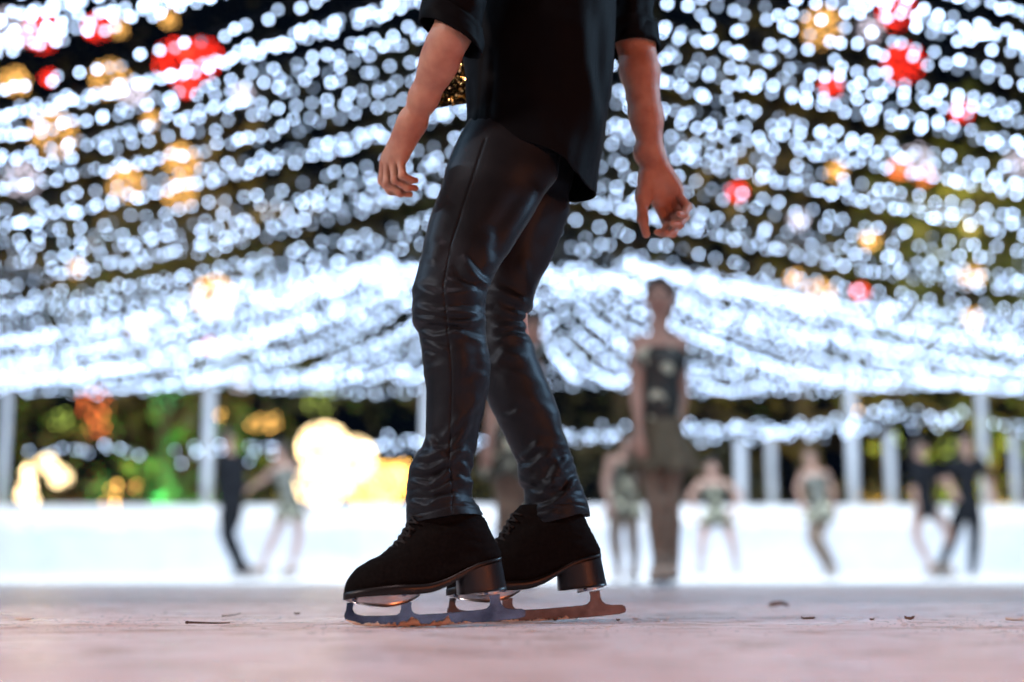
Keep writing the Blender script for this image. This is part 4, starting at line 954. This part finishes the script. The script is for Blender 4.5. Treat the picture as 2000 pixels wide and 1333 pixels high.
def person(label, Y, J, face, H, top, bottom, skirt=None, hairstyle='bun', long_sleeve=False, bare=.0):
    """J: joints as (photo px, photo py, metres behind Y); H standing height in metres"""
    k = H/1.7; g = {n: at(v[0], v[1], Y+(v[2] if len(v) > 2 else 0)) for n, v in J.items()}
    f = np.array([math.cos(math.radians(face)), math.sin(math.radians(face)), 0]); sd = np.array([-f[1], f[0], 0])
    allp = np.array(list(g.values())); lo = allp.min(0)-.26; hi = allp.max(0)+.26; lo[2] = -.02
    root = empty('person', (g['hip_l'][0], Y, 0), label, 'person'); org = np.array([g['hip_l'][0], Y, 0])
    def chain(F, seq, kk=.02):
        for (a, ra), (b, rb) in zip(seq[:-1], seq[1:]): F.cone(a, ra*k, b, rb*k, kk)
    hipc = (g['hip_l']+g['hip_r'])/2; shc = (g['sh_l']+g['sh_r'])/2; hd = g['head']
    legs = [[(mid(hipc, g['hip_'+s], .7), .082), (mid(g['hip_'+s], g['kn_'+s], .35), .077), (g['kn_'+s], .052), (mid(g['kn_'+s], g['an_'+s], .35), .053), (g['an_'+s], .036)] for s in 'lr']
    arms = [[(g['sh_'+s], .048), (mid(g['sh_'+s], g['el_'+s], .6), .042), (g['el_'+s], .034), (mid(g['el_'+s], g['wr_'+s], .3), .034), (g['wr_'+s], .023)] for s in 'lr']
    waist = mid(hipc, shc, .42)
    F = Field(lo, hi, .0085)
    def trunk(F, x=0):
        F.cone(hipc+sd*.04*k, (.095+x)*k, hipc-sd*.04*k, (.095+x)*k, .03); F.cone(hipc, (.10+x)*k, waist, (.092+x)*k, .05); F.cone(waist, (.092+x)*k, mid(waist, shc, .6), (.105+x)*k, .05)
        F.cone(mid(waist, g['sh_l'], .72), (.075+x)*k, mid(waist, g['sh_r'], .72), (.075+x)*k, .05)
    trunk(F); F.cone(g['sh_l'], .05*k, g['sh_r'], .05*k, .05)
    for s in legs+arms: chain(F, s)
    F.cone(shc, .052*k, hd-f*.01, .05*k, .03); F.ell(hd, np.array([.078, .078, .112])*k, .02); F.ell(hd+f*.03*k-np.array([0, 0, .045])*k, np.array([.056, .056, .062])*k, .03)
    F.cone(hd+f*.082*k, .011*k, hd+f*.100*k-np.array([0, 0, .028])*k, .015*k, .012)
    for s in (-1, 1):
        F.carve(hd+f*.092*k+sd*s*.032*k+np.array([0, 0, .01])*k, .018*k, .012); F.ell(hd+sd*s*.080*k-np.array([0, 0, .008])*k, np.array([.016, .016, .03])*k, .006)
    for s in 'lr':     # hands: palm, four curled fingers, a thumb
        d = g['wr_'+s]-g['el_'+s]; d /= np.linalg.norm(d); w = np.cross(d, f if abs(d @ f) < .9 else sd); w /= np.linalg.norm(w)+1e-9; nrm = np.cross(d, w); W = g['wr_'+s]
        for q in (-1.5, -.5, .5, 1.5):
            b = W+d*.085*k+w*q*.019*k; F.cone(W, .021*k, b, .012*k, .012); e = b+d*(.045-.006*abs(q))*k+nrm*.012*k; F.cone(b, .0098*k, e, .009*k, .002); F.cone(e, .009*k, e+d*.026*k+nrm*.022*k, .0078*k, .002)
        F.cone(W+d*.02*k, .016*k, W+d*.06*k+w*.045*k, .011*k, .008); F.cone(W+d*.06*k+w*.045*k, .011*k, W+d*.095*k+w*.052*k, .009*k, .003)
        fd = np.array([f[0], f[1], 0]); a = g['an_'+s]; F.cone(a, .036*k, a-np.array([0, 0, .05]), .036*k, .02)
    V, Fc = F.mesh(); obj('body', mesh_from('body', V, fix_winding(V, Fc)), M['skin_far'], root, org)
    e = MB()
    for s in (-1, 1): e.ico(hd+f*.074*k+sd*s*.031*k+np.array([0, 0, .008])*k, .014*k, 2)
    e.build('eyes', M['eye'], root, org)
    e = MB(); e.ico(hd+f*.078*k-np.array([0, 0, .058])*k, .016*k, 2, (1, 1, .4)); e.build('mouth', M['lip'], root, org)
    G = Field(hd-.24, hd+.24, .009); G.ell(hd-f*.012*k+np.array([0, 0, .02])*k, np.array([.09, .09, .115])*k, 0)
    G.carve(hd+f*.10*k-np.array([0, 0, .035])*k, .088*k, .02); G.carve(hd+f*.02-np.array([0, 0, .14])*k, .09*k, .02)
    if hairstyle == 'bun': G.ell(hd-f*.095*k+np.array([0, 0, .05])*k, (.045*k,)*3, .012)
    if hairstyle == 'tail': G.cone(hd-f*.09*k+np.array([0, 0, .03])*k, .035*k, hd-f*.13*k-np.array([0, 0, .16])*k, .018*k, .02)
    V, Fc = G.mesh(); obj('hair', mesh_from('hair', V, fix_winding(V, Fc)), M['hair'], root, org)
    T_ = Field(lo, hi, .0095); trunk(T_, .012)
    if long_sleeve:
        T_.cone(g['sh_l'], .058*k, g['sh_r'], .058*k, .04)
        for s in arms: chain(T_, [(p, r+.011) for p, r in s[:(5 if long_sleeve is True else 3)]])
    else:
        for s in 'lr': T_.cone(mid(g['sh_'+s], shc, .35), .040*k, mid(waist, g['sh_'+s], .6), .05*k, .03)
        cut = g['sh_l'][2]*.5+g['sh_r'][2]*.5-.035*k
        z = T_.lo[2]+T_.res*np.arange(T_.n[2]); T_.D[:, :, z > cut+.02*k] = np.maximum(T_.D[:, :, z > cut+.02*k], .01)
    V, Fc = T_.mesh(); obj('top', mesh_from('top', V, fix_winding(V, Fc)), top, root, org)
    if bottom is not None:
        B_ = Field(lo, hi, .0095); B_.cone(hipc+sd*.04*k, .112*k, hipc-sd*.04*k, .112*k, .03)
        for s in legs: chain(B_, [(p, r+(.013 if bottom is M['black_cloth'] else .007)) for p, r in s])
        V, Fc = B_.mesh(); obj('trousers' if bottom is M['black_cloth'] else 'tights', mesh_from('tights', V, fix_winding(V, Fc)), bottom, root, org)
    if skirt is not None:
        L_, fl, sm_ = skirt; n, m = 26, 72; V = []
        for i in range(n):
            t = i/(n-1); c = mid(waist, hipc, .35)+(mid(hipc, (g['kn_l']+g['kn_r'])/2, L_)-mid(waist, hipc, .35))*t
            for j in range(m):
                a = j*2*math.pi/m; r = (.115+fl*t**1.1)*k*(1+.10*t*math.sin(a*9)+.05*t*math.sin(a*5+1)); V.append(c+r*(math.cos(a)*sd+math.sin(a)*f*.9)+np.array([0, 0, .02*t*math.sin(a*9+1)]))
        o = obj('skirt', mesh_from('skirt', np.array(V), grid_faces(n, m)), sm_, root, org); s2 = o.modifiers.new('cloth', 'SOLIDIFY'); s2.thickness = .006
    for s in 'lr':
        a = g['an_'+s]; c = copy_tree(SPROTO, root); sc = .92*k; yaw = math.atan2(f[1], f[0])+math.pi+random.uniform(-.25, .25)
        # heel of the boot (local x about +.055) below the ankle
        off = np.array([math.cos(yaw), math.sin(yaw)])*.035*sc
        if bottom is not M['black_cloth']:
            for q in c.children:
                if q.name.startswith('boot'): q.data = TAN
        c.location = (a[0]-off[0]-org[0], a[1]-off[1]-org[1], 0); c.rotation_euler = (0, 0, yaw); c.scale = (sc, sc, sc*1.05)
    return root
person('tall dark haired girl in sequined bodice and brown tights, largest of the distant skaters', 7.8, dict(head=(1288, 582), sh_l=(1322, 672, .03), sh_r=(1250, 672, -.03), el_l=(1332, 762, .05), el_r=(1243, 762, -.06), wr_l=(1326, 842, 0), wr_r=(1248, 842, -.12),
   hip_l=(1308, 872), hip_r=(1272, 872), kn_l=(1306, 985, -.02), kn_r=(1284, 985, -.05), an_l=(1312, 1100, .02), an_r=(1290, 1100, -.04)), -100, 1.66, M['costume_dark'], M['tights'], (.42, .085, M['skirt']), 'bun')
person('girl in an olive costume mostly hidden by the legs of the front skater', 8.6, dict(head=(1034, 645), sh_l=(1042, 722, .05), sh_r=(976, 722, -.05), el_l=(1050, 800, .1), el_r=(962, 800, -.05), wr_l=(1040, 862, .0), wr_r=(955, 868, -.15),
   hip_l=(1016, 885), hip_r=(982, 885), kn_l=(1010, 990), kn_r=(988, 990), an_l=(1006, 1098), an_r=(986, 1098, .1)), -60, 1.66, M['costume'], M['tights'], (.45, .09, M['costume']), 'bun')
person('girl in an olive costume leaning forward behind the tall girl', 12.5, dict(head=(1228, 872), sh_l=(1232, 905, .1), sh_r=(1194, 900, -.1), el_l=(1236, 950, .1), el_r=(1183, 945, -.15), wr_l=(1232, 990, 0), wr_r=(1190, 985, -.3),
   hip_l=(1232, 985), hip_r=(1208, 985), kn_l=(1236, 1045), kn_r=(1200, 1050), an_l=(1240, 1103, .1), an_r=(1208, 1105)), -120, 1.45, M['costume'], M['tights'], (.4, .10, M['costume']), 'bun')
person('small girl crouching with arms held wide between tall girl and fence posts', 17, dict(head=(1390, 914), sh_l=(1418, 945), sh_r=(1368, 945), el_l=(1444, 968), el_r=(1347, 970), wr_l=(1432, 996, -.1), wr_r=(1356, 996, -.1),
   hip_l=(1412, 1010), hip_r=(1384, 1010), kn_l=(1430, 1056, -.2), kn_r=(1372, 1056, -.2), an_l=(1438, 1110), an_r=(1368, 1108, .1)), -95, 1.5, M['costume'], None, (.35, .13, M['costume']), 'bun')
person('girl with a pale sequined waist skating left of the thick post', 17, dict(head=(1582, 893), sh_l=(1612, 926, .05), sh_r=(1570, 926, -.05), el_l=(1626, 958), el_r=(1558, 952), wr_l=(1628, 992), wr_r=(1566, 982, -.1),
   hip_l=(1614, 1000), hip_r=(1594, 1000), kn_l=(1598, 1052, -.1), kn_r=(1584, 1052, -.1), an_l=(1632, 1110), an_r=(1614, 1108, .1)), -120, 1.5, M['grey_cloth'], M['tights'], (.3, .10, M['costume']), 'bun')
person('woman in a short black dress, left partner of the couple at right', 17.5, dict(head=(1795, 874), sh_l=(1812, 906, .1), sh_r=(1788, 906, -.1), el_l=(1832, 935, .05), el_r=(1782, 948, -.1), wr_l=(1852, 952), wr_r=(1790, 985, -.15),
   hip_l=(1814, 988), hip_r=(1798, 988), kn_l=(1854, 1040), kn_r=(1788, 1046), an_l=(1844, 1106), an_r=(1819, 1111)), -20, 1.65, M['black_cloth'], None, (.45, .06, M['black_cloth']), 'tail', 'half')
person('man in black, right partner of the couple, one arm held out to the right', 17.5, dict(head=(1886, 868), sh_l=(1914, 902, .05), sh_r=(1864, 902, -.05), el_l=(1930, 935, 0), el_r=(1848, 932), wr_l=(1936, 962, -.2), wr_r=(1860, 958, -.15),
   hip_l=(1902, 995), hip_r=(1876, 995), kn_l=(1904, 1050), kn_r=(1862, 1050), an_l=(1900, 1110), an_r=(1838, 1104)), -110, 1.75, M['black_cloth'], M['black_cloth'], None, 'short', 'half')
person('man all in black skating at the left beside the first thick post', 17.5, dict(head=(442, 856), sh_l=(470, 893, .1), sh_r=(432, 893, -.1), el_l=(474, 940), el_r=(428, 940), wr_l=(470, 985), wr_r=(434, 985),
   hip_l=(464, 988), hip_r=(444, 988), kn_l=(448, 1044), kn_r=(440, 1044, .12), an_l=(476, 1108), an_r=(466, 1110, .14)), 20, 1.72, M['black_cloth'], M['black_cloth'], None, 'short', True)
person('girl in a grey green costume gliding with legs apart beside the man in black', 17.5, dict(head=(548, 880), sh_l=(574, 912, .1), sh_r=(538, 912, -.1), el_l=(590, 948), el_r=(518, 935), wr_l=(600, 985), wr_r=(496, 950),
   hip_l=(578, 996), hip_r=(558, 996), kn_l=(584, 1048), kn_r=(540, 1040), an_l=(570, 1110), an_r=(512, 1104)), 200, 1.58, M['grey_cloth'], None, (.35, .12, M['costume']), 'bun')
def kill(o):
    for c in list(o.children): kill(c)
    bpy.data.objects.remove(o)
kill(SPROTO)

# ================================================================== light
w = bpy.data.worlds.new('World'); scene.world = w; w.use_nodes = True
bg = w.node_tree.nodes['Background']; bg.inputs['Color'].default_value = (.012, .022, .045, 1); bg.inputs['Strength'].default_value = .12
def area(name, loc, target, size, energy, color):
    l = bpy.data.lights.new(name, 'AREA'); l.shape = 'DISK'; l.size = size; l.energy = energy; l.color = color; o = link(bpy.data.objects.new(name, l)); o.location = loc
    o.rotation_euler = (Vector(target)-Vector(loc)).to_track_quat('-Z', 'Y').to_euler(); return o
def spot(name, loc, target, energy, color, ang, size=.15):
    l = bpy.data.lights.new(name, 'SPOT'); l.energy = energy; l.color = color; l.spot_size = math.radians(ang); l.spot_blend = .6; l.shadow_soft_size = size; o = link(bpy.data.objects.new(name, l)); o.location = loc
    o.rotation_euler = (Vector(target)-Vector(loc)).to_track_quat('-Z', 'Y').to_euler(); return o
for x in (-6.5, 0.5, 7): spot('rink_fill_spot', (x, 11.5, 9.0), (x*.9, 19, 0), 4800, (.82, .91, 1), 100)  # added out of view to brighten the far ice and boards
for x in (-9, 9): spot('rink_fill_spot', (x, 6, 7.5), (0, 3.0, .6), 900, (.50, .74, 1), 60)  # added out of view for a blue rim on the front skater
for x in (-6, 6): spot('rink_fill_spot', (x, 2.5, 8.0), (x*.1, 11, .3), 1500, (.92, .93, 1), 55)  # added out of view to light the distant skaters from the front
area('warm_lamp', (2.3, -.7, .9), (.15, 2.7, .7), .35, 50, (1, .24, .07))
area('rose_lamp', (-3.0, .9, 2.2), (-.1, 2.6, .8), .6, 80, (1, .80, .75))
area('cool_lamp', (3.3, 3.6, 2.3), (.1, 2.6, .5), .5, 70, (.45, .72, 1))
spot('rose_fill_spot', (-.5, 1.2, 7.0), (0, 2.2, 0), 400, (1, .70, .70), 46)  # added overhead, unseen, to brighten the near ice
area('rink_side_lamp', (3.0, -4.2, .75), (.0, 2.5, .1), .6, 6, (.72, .86, 1))  # added behind the camera to put a highlight on the blade
def point(px, py, Y, e, c, r=.15):
    l = bpy.data.lights.new('tree_lamp', 'POINT'); l.energy = e; l.color = c; l.shadow_soft_size = r; o = link(bpy.data.objects.new('tree_lamp', l)); o.location = at(px, py, Y)
for px, py, Y, e, c in ((325, 1030, 26.75, 800, (.10, 1, .18)), (200, 1040, 26.4, 300, (1, .36, .10)), (640, 1040, 27.0, 300, (.9, .8, .15)), (1720, 1040, 26.4, 420, (1, .62, .12)), (1860, 1040, 26.4, 420, (.6, 1, .12)), (1960, 1040, 26.4, 420, (1, .65, .15)), (1000, 780, 28, 60, (1, .7, .4)),
   (100, 500, 27, 170, (1, .75, .35)), (520, 350, 27, 200, (1, .75, .4)), (1450, 350, 28, 120, (1, .75, .4)), (1850, 420, 27, 110, (1, .75, .35))): point(px, py, Y, e, c)

# ================================================================== render settings
scene.render.engine = 'CYCLES'
scene.view_settings.view_transform = 'Standard'; scene.view_settings.look = 'None'; scene.view_settings.exposure = 0; scene.view_settings.gamma = 1
cy = scene.cycles; cy.use_denoising = True; cy.use_adaptive_sampling = False; cy.max_bounces = 6; cy.diffuse_bounces = 3; cy.glossy_bounces = 3; cy.transmission_bounces = 5; cy.sample_clamp_indirect = 4; cy.use_light_tree = True; cy.denoising_input_passes = 'RGB_ALBEDO'
try: cy.denoiser = 'OPENIMAGEDENOISE'
except Exception: pass
